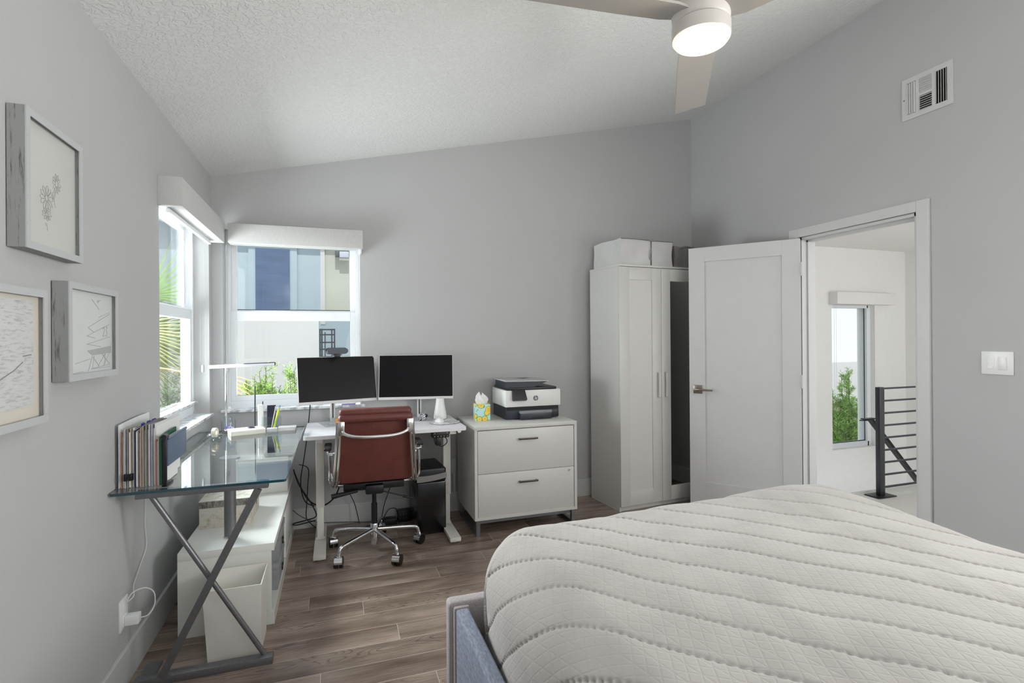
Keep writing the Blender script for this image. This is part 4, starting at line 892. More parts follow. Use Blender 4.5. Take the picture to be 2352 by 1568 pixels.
def flat(p0, p1, off, wdt=0.0125, thk=0.006):
    p0 = Vector(p0); p1 = Vector(p1); d = (p1-p0); u = Vector((d.z, 0, -d.x)).normalized(); n_ = Vector((0, 1, 0)); mb = MB()
    vs = []
    for p_ in (p0, p1):
        for a, b in ((-1, -1), (1, -1), (1, 1), (-1, 1)): vs.append(mb.bm.verts.new(p_+u*wdt*a+n_*(thk*b+off)))
    for f4 in ((0, 1, 2, 3), (7, 6, 5, 4), (0, 4, 5, 1), (1, 5, 6, 2), (2, 6, 7, 3), (3, 7, 4, 0)): mb.bm.faces.new([vs[i] for i in f4])
    return mb
part('crossed_leg', MB().tube([(0.120, yb+0.012, gz-0.042), (0.500, yf+0.012, 0.026)], 0.0105, 12, False), STEEL, t)
part('crossed_leg', flat((0.490, yb-0.006, gz-0.042), (0.130, yf-0.012, 0.012), 0, 0.014, 0.009), STEEL, t)
part('pillar_leg', MB().cyl((0.300, -1.152, 0.394), (0.300, -1.152, gz-0.012), 0.026, n=32).cyl((0.300, -1.152, gz-0.020), (0.300, -1.152, gz-0.0105), 0.045, n=32), STEEL, t)
part('levelling_foot', MB().lathe([(0, 0.3815), (0.029, 0.3815), (0.030, 0.388), (0.026, 0.395), (0, 0.395)], (0.300, -1.152, 0), 28), CHROME, t)
part('glass_pad', MB().cyl((0.09, yb, gz-0.0115), (0.09, yb, gz-0.010), 0.014, n=16).cyl((0.51, yb, gz-0.0115), (0.51, yb, gz-0.010), 0.014, n=16), CLEAR, t)

# low white bench cabinet under the glass desk
b0x, b1x, b0y, b1y, bz = 0.112, 0.508, -1.292, -0.03, 0.3815
t = thing('media_bench', 'low white media bench with an open front under the glass desk', 'media bench', ((b0x+b1x)/2, -0.66, 0))
part('top_panel', MB().box(b0x, b1x, b0y, b1y, bz-0.036, bz, 0.001), GLOSSW, t)
part('end_panel', MB().box(b0x, b1x-0.012, b0y+0.001, b0y+0.019, 0.012, bz-0.036, 0.0), GLOSSW, t)
part('end_panel', MB().box(b0x, b1x-0.012, b1y-0.019, b1y-0.001, 0.012, bz-0.036, 0.0), GLOSSW, t)
part('back_panel', MB().box(b0x, b0x+0.008, b0y+0.019, b1y-0.019, 0.06, bz-0.036), GLOSSW, t)
part('bottom_panel', MB().box(b0x, b1x, b0y, b1y, 0.036, 0.056, 0.0).box(b0x, b1x-0.0, b0y+0.0005, b1y, 0.0, 0.036), GLOSSW, t)
part('divider', MB().box(b0x+0.01, b1x-0.02, -0.68, -0.662, 0.056, bz-0.036), GLOSSW, t)
dn = part('flap_door', MB().box(b1x-0.020, b1x-0.003, -0.655, -0.06, 0.060, bz-0.050, 0.001), GLOSSW, t)
part('hinge', MB().box(b1x-0.05, b1x-0.018, -0.70, -0.664, 0.285, 0.305, 0.002), CHROME, dn)
BOXG = mat('grey_label_box', (150, 152, 154), 0.5, noise=0.1, nscale=12)
for k, (y0, y1, z0, z1, lb) in enumerate(((-1.06, -0.74, 0.056, 0.185, 'grey storage box with a ring pull lying below in the media bench'), (-1.02, -0.72, 0.186, 0.318, 'grey storage box with a ring pull stacked above in the media bench'))):
    q = thing('storage_box', lb, 'box', (0.36, (y0+y1)/2, z0), group='boxes inside the media bench')
    part('box', MB().box(0.18, 0.502, y0, y1, z0, z1-0.025, 0.002), BOXG, q)
    part('lid', MB().box(0.177, 0.506, y0-0.003, y1+0.003, z1-0.028, z1, 0.002), BOXG, q)
    part('ring_pull', MB().tube([(0.509, (y0+y1)/2+0.018*math.cos(a*PI/8), (z0+z1)/2-0.01+0.018*math.sin(a*PI/8)) for a in range(17)], 0.003, 6, False), BLACKM, q)

# boxes on the bench
t = thing('keepsake_box', 'marbled board box with a bark-edged lid on the bench', 'box', (0.25, -0.83, bz))
part('box', MB().box(0.132, 0.366, -0.985, -0.66, bz, bz+0.112, 0.0008), BOXWOOD, t)
part('lid', MB().box(0.129, 0.369, -0.988, -0.657, bz+0.105, bz+0.138, 0.0008), BARK, t)
part('lid_top', MB().box(0.130, 0.368, -0.987, -0.658, bz+0.1382, bz+0.140), BOXWOOD, t)
part('strap', MB().box(0.3695, 0.371, -0.80, -0.79, bz+0.05, bz+0.135), mat('dark_strap', (50, 38, 32), 0.7), t)
t = thing('file_box', 'white lidded file box at the far end of the bench', 'box', (0.35, -0.22, bz))
part('box', MB().box(0.20, 0.498, -0.405, -0.05, bz, bz+0.20, 0.002), GLOSSW, t)
part('lid', MB().box(0.197, 0.501, -0.408, -0.047, bz+0.17, bz+0.215, 0.002), GLOSSW, t)
t = thing('docking_station', 'slim silver docking station with black edges on the white file box', 'docking station', (0.45, -0.3, bz+0.215))
part('case', MB().box(0.36, 0.525, -0.38, -0.16, bz+0.217, bz+0.232, 0.003), mat('silver_case', (190, 192, 198), 0.35, 0.4), t)
part('edge', MB().box(0.359, 0.526, -0.381, -0.159, bz+0.231, bz+0.236, 0.001).box(0.37, 0.515, -0.37, -0.17, bz+0.2151, bz+0.218), BLACKP, t)

# waste bin
t = thing('waste_bin', 'square white open waste bin in front of the bench end', 'waste bin', (0.372, -1.43, 0), math.radians(0))
mb = MB(); o_b = [(0.278, -1.532), (0.478, -1.532), (0.478, -1.342), (0.278, -1.342)]; tp = [(0.262, -1.545), (0.484, -1.545), (0.484, -1.318), (0.262, -1.318)]; hgt = 0.302; th_ = 0.004
def inset(p, k): cxx = sum(a for a, b in p)/4; cyy = sum(b for a, b in p)/4; return [(a+(-k if a > cxx else k), b+(-k if b > cyy else k)) for a, b in p]
rings = [[(a, b, 0.0) for a, b in o_b], [(a, b, hgt) for a, b in tp], [(a, b, hgt) for a, b in inset(tp, th_)], [(a, b, 0.006) for a, b in inset(o_b, th_)]]
V = [[mb.bm.verts.new(p) for p in r] for r in rings]
for a, b in zip(V, V[1:]):
    for k in range(4): mb.bm.faces.new((a[k], a[(k+1) % 4], b[(k+1) % 4], b[k]))
mb.bm.faces.new(V[0]); mb.bm.faces.new(V[3])
part('bin', mb, mat('cream_plastic', (228, 225, 218), 0.4), t, smooth=False)

# outlet with phone charger by the left wall
t = thing('wall_outlet', 'white double outlet low on the left wall', 'outlet', (0, -1.585, 0.225))
part('cover', MB().box(0, 0.007, -1.625, -1.545, 0.225, 0.343, 0.002), WHITEP, t)
part('socket', MB().box(0.006, 0.011, -1.604, -1.566, 0.236, 0.278, 0.002).box(0.006, 0.011, -1.604, -1.566, 0.290, 0.332, 0.002), WHITEP, t)
t = thing('phone_charger', 'white plug-in charger with a looping white cable', 'charger', (0.03, -1.585, 0.24))
part('plug_body', MB().box(0.011, 0.058, -1.604, -1.566, 0.240, 0.276, 0.004), WHITEP, t)
part('cord', MB().tube([(0.058, -1.585, 0.258), (0.085, -1.58, 0.262), (0.10, -1.56, 0.29), (0.095, -1.55, 0.335), (0.07, -1.57, 0.365), (0.035, -1.59, 0.36), (0.02, -1.60, 0.335)], 0.0022, 8), CABLE_W, t)
cable([(0.02, -1.595, 0.33), (0.03, -1.56, 0.335), (0.012, -1.50, 0.355), (0.006, -1.40, 0.40), (0.006, -1.33, 0.45), (0.006, -1.345, 0.55), (0.006, -1.338, 0.66), (0.006, -1.35, 0.765)], 0.002, 'thin white cable running up the left wall to the glass desk', CABLE_W, None)

# ------------------------------------------------------------------ things standing on the glass desk
# upright files: (x centre, thickness, height, depth, colour, label)
files = [
 (0.018, 0.004, 0.238, 0.34, (224, 226, 230), 'clear-white plastic sleeve against the wall, outermost of the upright files', 'PL'),
 (0.026, 0.005, 0.205, 0.26, (176, 134, 108), 'tan folder next to the white plastic sleeve', ''),
 (0.033, 0.006, 0.212, 0.25, (196, 192, 186), 'pale grey folder beside the tan folder by the wall', ''),
 (0.041, 0.007, 0.216, 0.25, (222, 222, 220), 'white folder with a black binder clip at its bottom corner', 'clip'),
 (0.050, 0.006, 0.222, 0.25, (128, 124, 120), 'dark grey folder beside the clipped white folder', ''),
 (0.058, 0.006, 0.225, 0.24, (184, 172, 150), 'manila folder with a small black binder clip at its foot', 'clip'),
 (0.066, 0.005, 0.230, 0.25, (218, 218, 216), 'white folder in front of the navy folder', ''),
 (0.072, 0.005, 0.222, 0.25, (38, 38, 66), 'navy blue folder among the upright files', ''),
 (0.081, 0.010, 0.216, 0.25, (190, 190, 190), 'thick pale grey folder with blue tabs', 'tab'),
 (0.091, 0.006, 0.224, 0.25, (186, 146, 124), 'salmon pink folder in the middle of the files', ''),
 (0.100, 0.009, 0.226, 0.25, (150, 146, 138), 'bulging grey folder right of the salmon pink folder', ''),
 (0.110, 0.008, 0.228, 0.25, (134, 132, 126), 'worn olive-grey folder of loose papers', ''),
 (0.119, 0.007, 0.230, 0.25, (204, 204, 206), 'light grey folder right of the olive-grey folder', ''),
 (0.127, 0.007, 0.232, 0.27, (176, 174, 186), 'lilac grey folder before the tall white sheet', ''),
 (0.135, 0.004, 0.240, 0.33, (220, 218, 220), 'tall white card standing beyond the lilac grey folder', ''),
 (0.141, 0.006, 0.182, 0.20, (182, 130, 104), 'short terracotta notebook among the files', ''),
 (0.148, 0.006, 0.185, 0.20, (204, 196, 186), 'short cream notebook beside the green folder', ''),
 (0.156, 0.009, 0.188, 0.20, (38, 98, 72), 'short dark green folder beside the black organizer', ''),
]
fy0 = -1.665
for i, (x, tk, hh, dp, colr, lb, extra) in enumerate(files):
    rnd = random.Random(i); bend = rnd.uniform(-0.001, 0.001); mb = MB(); rows = []
    y0 = fy0 + rnd.uniform(0, 0.012)
    for a in range(9):
        h = a/8; row = []
        for b in range(7):
            q = b/6; row.append((x-tk/2+bend*math.sin(PI*h)+0.0007*math.sin(3*q+i)*h, y0+dp*q, gz+0.001+hh*h+(0.006*math.sin(2.2*q+i*0.7) if a == 8 else 0)))
        rows.append(row)
    mb.sheet(rows, tk*0.6)
    m_ = mat('folder_%d' % i, colr, 0.7, noise=0.05, nscale=30)
    q_ = thing('file_folder', lb, 'folder' if 'note' not in lb else 'notebook', (x, y0+dp/2, gz), group='upright files on the glass desk')
    part('cover', mb, m_, q_)
    part('papers', MB().box(x-tk*0.3, x+tk*0.3, y0+0.006, y0+dp-0.01, gz+0.003, gz+hh-0.012), PAPER, q_)
    if extra == 'clip':
        part('binder_clip', MB().box(x-0.0068, x+0.0045, y0-0.016, y0-0.001, gz+0.030, gz+0.056, 0.002), BLACKP, q_)
    if extra == 'tab':
        for b in range(3): part('tab', MB().box(x-0.001+b*0.001, x+0.001+b*0.001, y0+0.02+0.06*b, y0+0.055+0.06*b, gz+hh-0.02, gz+hh+0.022), mat('blue_tab', (58, 60, 150), 0.6), q_)
t = thing('desk_organizer', 'black upright organizer holding a slate blue cover, last of the upright files', 'organizer', (0.168, -1.5, gz))
part('post', MB().box(0.162, 0.176, -1.685, -1.670, gz, gz+0.185, 0.003).cyl((0.169, -1.690, gz+0.19), (0.169, -1.655, gz+0.19), 0.009, n=16), BLACKP, t)
part('foot', MB().box(0.160, 0.178, -1.685, -1.60, gz, gz+0.008, 0.002), BLACKP, t)
part('cover', MB().box(0.170, 0.175, -1.655, -1.395, gz+0.072, gz+0.180, 0.001).cyl((0.1725, -1.655, gz+0.178), (0.1725, -1.395, gz+0.178), 0.006, n=12), mat('slate_blue_cover', (92, 108, 130), 0.5, noise=0.05, nscale=40), t)

# tape dispenser
t = thing('tape_dispenser', 'clear crystal tape dispenser with a cream roll of tape', 'tape dispenser', (0.150, -0.69, gz), math.radians(75))
part('body', MB().prism([(-0.05, 0.0), (0.055, 0.0), (0.055, 0.016), (0.02, 0.014), (0.0, 0.022), (-0.025, 0.04), (-0.05, 0.03)], -0.022, 0.022, 'y').sphere((0.03, 0, 0.014), 0.016, n=12).sphere((-0.04, 0.0, 0.02), 0.02, n=12), CLEAR, t, world=False)
part('tape_roll', MB().lathe([(0.012, -0.009), (0.026, -0.009), (0.026, 0.009), (0.012, 0.009), (0.012, -0.009)], n=28, M=Matrix.Translation((-0.005, 0, 0.040)) @ Matrix.Rotation(PI/2, 4, 'X')), mat('cream_tape', (226, 220, 200), 0.5), t, world=False)
part('cutter', MB().box(0.05, 0.058, -0.012, 0.012, 0.014, 0.02, 0.001), STEEL, t, world=False)
# jar of clips
t = thing('glass_jar', 'glass jar part filled with coloured paper clips', 'jar', (0.175, -0.455, gz))
part('glass', MB().lathe([(0.0, 0.0), (0.036, 0.0), (0.040, 0.006), (0.040, 0.068), (0.032, 0.082), (0.033, 0.094), (0.036, 0.095), (0.036, 0.099), (0.030, 0.099), (0.029, 0.083), (0.037, 0.066), (0.037, 0.008), (0.034, 0.004), (0.0, 0.004)], n=32), CLEAR, t, world=False)
rnd = random.Random(4)
for c_, nm in (((86, 96, 190), 'blue_clip'), ((170, 150, 190), 'lilac_clip'), ((176, 150, 110), 'brass_clip')):
    mb = MB()
    for k in range(16):
        a = rnd.uniform(0, 6.28); r = rnd.uniform(0, 0.028); z = rnd.uniform(0.008, 0.024) + (0.008 if nm != 'brass_clip' else 0); d = Vector((rnd.uniform(-1, 1), rnd.uniform(-1, 1), rnd.uniform(-.5, .5))).normalized()*0.007
        c0 = Vector((r*math.cos(a), r*math.sin(a), z)); mb.cyl(c0-d, c0+d, 0.0022, n=6)
    part('paper_clips', mb, mat(nm, c_, 0.4), t, world=False, stuff=True)
# tray with papers and scissors
t = thing('paper_tray', 'shallow cream desk tray holding loose papers', 'tray', (0.285, -0.53, gz), math.radians(18))
part('tray', MB().box(-0.09, 0.09, -0.065, 0.065, 0, 0.004, 0.001).box(-0.092, -0.088, -0.067, 0.067, 0, 0.026, 0.001).box(0.088, 0.092, -0.067, 0.067, 0, 0.026, 0.001).box(-0.092, 0.092, -0.067, -0.063, 0, 0.026, 0.001).box(-0.092, 0.092, 0.063, 0.067, 0, 0.026, 0.001), mat('cream_card', (222, 222, 208), 0.6), t, world=False)
part('papers', MB().box(-0.08, 0.05, -0.055, 0.055, 0.004, 0.018).box(-0.05, 0.085, -0.05, 0.05, 0.018, 0.026, M=Matrix.Rotation(0.08, 4, 'Z')), PAPER, t, world=False)
t = thing('scissors', 'scissors with dark handles resting on the paper tray', 'scissors', (0.28, -0.53, gz+0.028), math.radians(15))
part('blades', MB().box(-0.075, 0.01, -0.004, 0.004, 0, 0.002), CHROME, t, world=False)
for s_ in (-1, 1): part('handle', MB().tube([(0.01, 0, 0.003)]+[(0.032+0.017*math.cos(a), s_*0.014+0.011*math.sin(a), 0.003) for a in [PI+k*PI/6 for k in range(13)]], 0.0025, 6, False), mat('dark_blue_handle', (50, 50, 66), 0.5), t, world=False)
# pen cup and contents
t = thing('pen_cup', 'clear acrylic pen holder behind the paper tray', 'pen holder', (0.415, -0.455, gz), math.radians(5))
m = MB()
for a in ((-0.055, -0.052, -0.035, 0.035), (0.052, 0.055, -0.035, 0.035), (-0.052, 0.052, -0.035, -0.032), (-0.052, 0.052, 0.032, 0.035)): m.box(*a, 0.003, 0.085)
m.box(-0.055, 0.055, -0.035, 0.035, 0, 0.003)
part('holder', m, CLEAR, t, world=False)
single('highlighter', MB().cyl((0.428, -0.50, gz+0.006), (0.452, -0.44, gz+0.118), 0.0065, n=12).cyl((0.452, -0.44, gz+0.118), (0.455, -0.433, gz+0.13), 0.004, n=10), mat('lime_plastic', (205, 222, 40), 0.4), 'lime yellow highlighter leaning in the pen holder', 'pen')
single('pen', MB().cyl((0.435, -0.45, gz+0.005), (0.458, -0.43, gz+0.145), 0.004, n=10), mat('sky_blue_plastic', (86, 150, 215), 0.4), 'sky blue pen standing behind the highlighter', 'pen')
single('pen', MB().cyl((0.412, -0.45, gz+0.005), (0.435, -0.435, gz+0.140), 0.004, n=10), mat('pearl_plastic', (205, 200, 205), 0.3), 'pearl grey pen standing in the pen holder', 'pen')
single('notepad', MB().box(0.385, 0.435, -0.432, -0.426, gz+0.004, gz+0.148, 0.001), mat('navy_card', (28, 32, 52), 0.5), 'navy blue card standing upright in the pen holder', 'card')
t = thing('cordless_phone', 'white cordless phone with a stub antenna left of the pen holder', 'phone', (0.352, -0.455, gz), math.radians(10))
part('handset', MB().box(-0.016, 0.016, -0.012, 0.012, 0.01, 0.158, 0.006, 3), WHITEP, t, world=False)
part('cradle', MB().box(-0.03, 0.03, -0.035, 0.03, 0, 0.018, 0.004), mat('grey_plastic', (170, 172, 174), 0.4), t, world=False)
part('antenna', MB().cyl((0.012, 0.004, 0.15), (0.012, 0.004, 0.176), 0.0028, n=8), BLACKP, t, world=False)
single('stylus', MB().cyl((0.318, -0.44, gz+0.002), (0.318, -0.43, gz+0.27), 0.0038, n=10), BLACKP, 'long thin black rod standing left of the white phone', 'rod')
single('label_maker', MB().box(0.395, 0.455, -0.56, -0.525, gz, gz+0.024, 0.004, M=None).box(0.41, 0.44, -0.562, -0.559, gz+0.008, gz+0.018), mat('pale_grey_plastic', (196, 198, 200), 0.4), 'small pale grey stapler-like gadget in front of the pen holder', 'gadget')
t = thing('card_stack', 'stack of white cards near the back corner of the glass desk', 'cards', (0.50, -0.50, gz))
part('cards', MB().box(0.452, 0.552, -0.535, -0.465, gz, gz+0.010, 0.001).box(0.455, 0.556, -0.53, -0.46, gz+0.0105, gz+0.021, 0.001), PAPER, t)
# lamp
t = thing('desk_lamp', 'slim chrome desk lamp with a long horizontal light bar', 'desk lamp', (0.155, -0.41, gz))
part('base', MB().cyl((0.155, -0.41, gz), (0.155, -0.41, gz+0.008), 0.022, n=28), ALU, t)
part('pole', MB().cyl((0.155, -0.41, gz+0.008), (0.155, -0.41, 1.19), 0.0055, n=16), CHROME, t)
M = Matrix.Translation((0.155, -0.41, 1.178)) @ Matrix.Rotation(math.radians(-1.5), 4, 'Y')
part('light_bar', MB().box(-0.09, 0.275, -0.018, 0.018, -0.011, 0.009, 0.005, 3, M=M), mat('pearl_aluminium', (226, 228, 232), 0.3, 0.3), t)
part('end_cap', MB().box(0.10, 0.274, -0.0185, 0.0185, 0.0085, 0.0115, M=M).box(0.2745, 0.279, -0.018, 0.018, -0.011, 0.009, 0.001, M=M), mat('smoke_grey', (60, 62, 66), 0.3), t)

# ------------------------------------------------------------------ framed pictures on the left wall
def picture(label, y0, y1, z0, z1, depth, face, edge, inner, prn, lean=0.0):
    t = thing('framed_picture', label, 'picture', (0, (y0+y1)/2, z0), group='framed pictures on the left wall')
    b = 0.020; m = MB()
    m.box(0.002, depth, y0, y0+0.012, z0, z1, 0.001); m.box(0.002, depth, y1-0.012, y1, z0, z1, 0.001); m.box(0.002, depth, y0+0.012, y1-0.012, z0, z0+0.012, 0.001); m.box(0.002, depth, y0+0.012, y1-0.012, z1-0.012, z1, 0.001)
    part('frame_side', m, edge, t, smooth=False)
    m = MB(); d0, d1 = depth, depth+0.003
    m.prism([(y0, z0), (y1, z0), (y1-b, z0+b), (y0+b, z0+b)], d0, d1, 'x'); m.prism([(y0, z1), (y1, z1), (y1-b, z1-b), (y0+b, z1-b)], d0, d1, 'x')
    m.prism([(y0, z0), (y0, z1), (y0+b, z1-b), (y0+b, z0+b)], d0, d1, 'x'); m.prism([(y1, z0), (y1, z1), (y1-b, z1-b), (y1-b, z0+b)], d0, d1, 'x')
    part('frame_face', m, face, t, smooth=False)
    pr = part('print', MB().box(0.006, depth-0.012, y0+0.012, y1-0.012, z0+0.012, z1-0.012), prn, t, smooth=False)
    return t, pr, depth-0.0115
def ink(pr, segs, x, mm=INK, wd_=0.0012):
    mb = MB()
    for s_ in segs:
        for (a, b), (c, d) in zip(s_, s_[1:]):
            v = Vector((c-a, d-b));
            if v.length < 1e-6: continue
            n_ = Vector((-v.y, v.x)).normalized()*wd_/2
            mb.prism([(a+n_.x, b+n_.y), (c+n_.x, d+n_.y), (c-n_.x, d-n_.y), (a-n_.x, b-n_.y)], x, x+0.0004, 'x')
    part('drawing', mb, mm, pr, smooth=False)
# flower drawing
y0, y1, z0, z1 = -2.328, -2.012, 1.578, 1.941
t, pr, xx = picture('large framed pencil drawing of flowers, topmost on the left wall', y0, y1, z0, z1, 0.040, WEATHERED_PALE, WEATHERED, None, PRINT)
rnd = random.Random(2); segs = []
def petalflower(cy, cz, n, r0, r1, sq=1.0):
    for k in range(n):
        a = 2*PI*k/n+rnd.uniform(-.1, .1); w_ = 0.22
        p = [(cy+r0*math.cos(a-w_*1.3), cz+sq*r0*math.sin(a-w_*1.3)), (cy+r1*0.8*math.cos(a-w_), cz+sq*r1*0.8*math.sin(a-w_)), (cy+r1*math.cos(a), cz+sq*r1*math.sin(a)), (cy+r1*0.8*math.cos(a+w_), cz+sq*r1*0.8*math.sin(a+w_)), (cy+r0*math.cos(a+w_*1.3), cz+sq*r0*math.sin(a+w_*1.3))]
        segs.append(p)
    segs.append([(cy+r0*math.cos(2*PI*k/10), cz+sq*r0*math.sin(2*PI*k/10)) for k in range(11)])
fcy, fcz = -2.195, 1.735
petalflower(fcy, fcz, 12, 0.008, 0.036); petalflower(fcy, fcz-0.045, 9, 0.006, 0.026, 0.7); petalflower(fcy+0.055, fcz+0.055, 10, 0.008, 0.024, 1.2)
segs += [[(fcy+0.05, fcz+0.03), (fcy+0.04, fcz+0.005), (fcy+0.047, fcz-0.015)], [(fcy+0.043, fcz+0.035), (fcy+0.03, fcz+0.02), (fcy+0.034, fcz+0.005), (fcy+0.045, fcz+0.03)], [(fcy, fcz-0.07), (fcy+0.002, fcz-0.09)], [(fcy-0.008, fcz-0.07), (fcy-0.004, fcz-0.078)]]
ink(pr, segs, xx, INK2, 0.0009)
# lifeguard tower print
y0, y1, z0, z1 = -2.110, -1.742, 1.217, 1.515
t, pr, xx = picture('small framed drawing of a lifeguard tower numbered 23', y0, y1, z0, z1, 0.042, WEATHERED_PALE, WEATHERED, None, mat('pale_mint_print', (206, 209, 208), 0.6))
def U(u): return y0 + (y1-y0)*u
def V_(v): return z1 - (z1-z0)*v
S = []
def ln(*pts): S.append([(U(a), V_(b)) for a, b in pts])
ln((0.44, 0.45), (0.90, 0.28)); ln((0.44, 0.45), (0.56, 0.50)); ln((0.42, 0.54), (0.90, 0.40)); ln((0.42, 0.54), (0.58, 0.565)); ln((0.42, 0.63), (0.90, 0.55)); ln((0.42, 0.63), (0.70, 0.66)); ln((0.66, 0.33), (0.90, 0.26))
ln((0.52, 0.14), (0.67, 0.24)); ln((0.52, 0.765), (0.44, 0.92)); ln((0.56, 0.765), (0.52, 0.90), (0.90, 0.87)); ln((0.53, 0.77), (0.66, 0.88)); ln((0.64, 0.88), (0.80, 0.74)); ln((0.72, 0.74), (0.90, 0.87)); ln((0.80, 0.74), (0.78, 0.87)); ln((0.90, 0.72), (0.76, 0.88)); ln((0.50, 0.90), (0.9, 0.90))
ln((0.20, 0.83), (0.34, 0.81), (0.48, 0.79)); ln((0.10, 0.93), (0.35, 0.92))
ln((0.745, 0.46), (0.765, 0.435), (0.785, 0.46), (0.745, 0.545), (0.79, 0.54)); ln((0.805, 0.44), (0.845, 0.43), (0.822, 0.475), (0.845, 0.50), (0.825, 0.54), (0.80, 0.53))
ink(pr, S, xx, INK, 0.0016)
mb = MB(); mb.prism([(U(0.42), V_(0.70)), (U(0.93), V_(0.655)), (U(0.93), V_(0.735)), (U(0.52), V_(0.755))], xx, xx+0.0003, 'x')
part('drawn_deck', mb, INK, pr, smooth=False)
part('drawn_flag', MB().prism([(U(0.62), V_(0.145)), (U(0.70), V_(0.13)), (U(0.64), V_(0.17))], xx, xx+0.0003, 'x'), INK, pr, smooth=False)
# shoreline print
y0, y1, z0, z1 = -2.66, -2.226, 1.119, 1.475
t, pr, xx = picture('framed beach photograph, leftmost and lowest on the left wall', y0, y1, z0, z1, 0.040, WEATHERED_PALE, WEATHERED, None, mat('cream_mount', (210, 204, 192), 0.5))
part('photograph', MB().box(xx, xx+0.001, y0+0.03, y1-0.045, z0+0.05, z1-0.03), SHORE, pr, smooth=False)
ink(pr, [[(-2.60, 1.20), (-2.50, 1.235), (-2.46, 1.235), (-2.42, 1.245), (-2.36, 1.265), (-2.32, 1.285)], [(-2.32, 1.30), (-2.28, 1.303)], [(-2.6, 1.21), (-2.48, 1.24), (-2.43, 1.25)]], xx+0.0012, mat('ink_dark', (128, 129, 130), 0.6), 0.0024)

# ------------------------------------------------------------------ bed
t = thing('bed', 'upholstered bed with a blue-grey side rail and low taupe footboard', 'bed', (2.0, -3.2, 0))
bx0, bx1, byf, byh = 1.160, 2.83, -2.19, -4.30
part('footboard', MB().box(bx0-0.018, bx1+0.018, byf-0.058, byf, 0.06, 0.442, 0.014, 3), BEDGREY, t)
for x0, x1 in ((bx0, bx0+0.045), (bx1-0.045, bx1)):
    part('side_rail', MB().box(x0, x1, byh, byf-0.082, 0.10, 0.435, 0.010, 3), BEDBLUE, t)
    part('rail_trim', MB().box(x0-0.006, x1+0.004, byf-0.084, byf-0.066, 0.08, 0.438, 0.008, 2), BEDGREY, t)
part('slat_base', MB().box(bx0+0.05, bx1-0.05, byh, byf-0.09, 0.24, 0.28), mat('dark_lining', (40, 42, 48), 0.9), t)
part('mattress', MB().box(1.30, 2.70, -4.28, -2.36, 0.28, 0.60, 0.05, 3), mat('mattress_white', (210, 210, 208), 0.9), t)
for x in (bx0+0.02, bx1-0.06):
    for y in (byf-0.05, byh+0.06): part('leg', MB().box(x, x+0.045, y, y+0.045, 0, 0.08), BLACKM, t)
part('headboard', MB().box(bx0-0.02, bx1+0.02, -4.40, -4.30, 0.05, 1.05, 0.02, 3), BEDGREY, t)

# comforter
import numpy as np
XL, XR, YFo = 1.405, 2.63, -2.385      # base lines where the top starts to roll over
RL, RF, RR = 0.175, 0.12, 0.17
ZT = 0.695
ls = np.arange(-0.46, (XR-XL)+0.50, 0.0042)        # across
lt = np.arange(-0.36, 1.92, 0.0042)                # from the foot towards the head
A, Bv = np.meshgrid(ls, lt, indexing='ij')
wx = XR-XL
la = np.where(A < 0, -A, np.where(A > wx, A-wx, 0.0)); sa = np.where(A < 0, -1.0, 1.0)
lb = np.where(Bv < 0, -Bv, 0.0)
L_ = np.sqrt(la**2+lb**2)+1e-9
Rm = (np.where(A < 0, RL, RR)*la + RF*lb)/(la+lb+1e-9); Rm = np.where(L_ < 1e-6, RL, Rm)
th_ = np.clip(L_/Rm, 0, PI/2)
off = Rm*np.sin(th_); drop = np.where(L_ < Rm*PI/2, Rm*(1-np.cos(th_)), Rm+(L_-Rm*PI/2)*0.97)
X = XL+np.clip(A, 0, wx)+sa*la/L_*off
Y = YFo-np.clip(Bv, 0, None)+lb/L_*off
Z = ZT-drop
nx_ = sa*la/L_*np.sin(th_); ny_ = lb/L_*np.sin(th_); nz_ = np.cos(th_)
# broad swell and rumples
flat_ = np.clip(1-L_/0.3, 0, 1)
# quilting seams run diagonally over the bed
PX = XL+A; PY = YFo-Bv
rng = np.random.RandomState(3)
def wob(p, q): return 0.010*np.sin(3.1*p+1.3)+0.006*np.sin(7.3*p-2*q)+0.003*np.sin(17*p+3*q)
ca, sn = math.cos(math.radians(-49)), math.sin(math.radians(-49))
along = PX*ca+PY*sn; across = -PX*sn+PY*ca
per = 0.128
q1 = across+wob(along, across)+0.02
d1 = np.abs((q1/per) % 1.0-0.5)*per          # 0 at middle ... per/2 at seam
d1 = per/2-d1
puff = np.sqrt(np.clip(np.sin(PI*((q1/per) % 1.0)), 0, 1))
seamid = np.floor(q1/per+0.5)
crk = 0.5+0.5*np.sin(along*2*PI/0.021+seamid*2.1+1.3*np.sin(along*23))
seam = np.exp(-(d1/0.0045)**2)*(0.001+0.012*crk)
strength = 0.55+0.45*np.sin(PX*1.7+PY*2.3+1)**2
seam = seam*(0.35+0.85*strength)
# second direction, paired light creases
q2 = PY*math.cos(math.radians(4))-PX*math.sin(math.radians(4))+0.012*np.sin(4*PX)
d2 = np.abs(((q2/0.115) % 1.0)-0.5)*0.115; d2 = 0.115/2-d2
cre = np.exp(-(d2/0.004)**2)*0.0008+np.exp(-((d2-0.010)/0.004)**2)*0.0008
rum = 0.010*np.sin(2.1*PX+1.4*PY+0.5)+0.006*np.sin(5.3*PX-3.1*PY)+0.0025*np.sin(13*PX+9*PY+2*np.sin(6*PY))+0.0012*np.sin(31*PX-17*PY+3*np.sin(11*PX))
H = 0.0055*puff-seam*strength-cre+rum*(0.5+0.5*flat_)+0.018*np.sin(PI*np.clip((PX-XL)/wx, 0, 1))*flat_
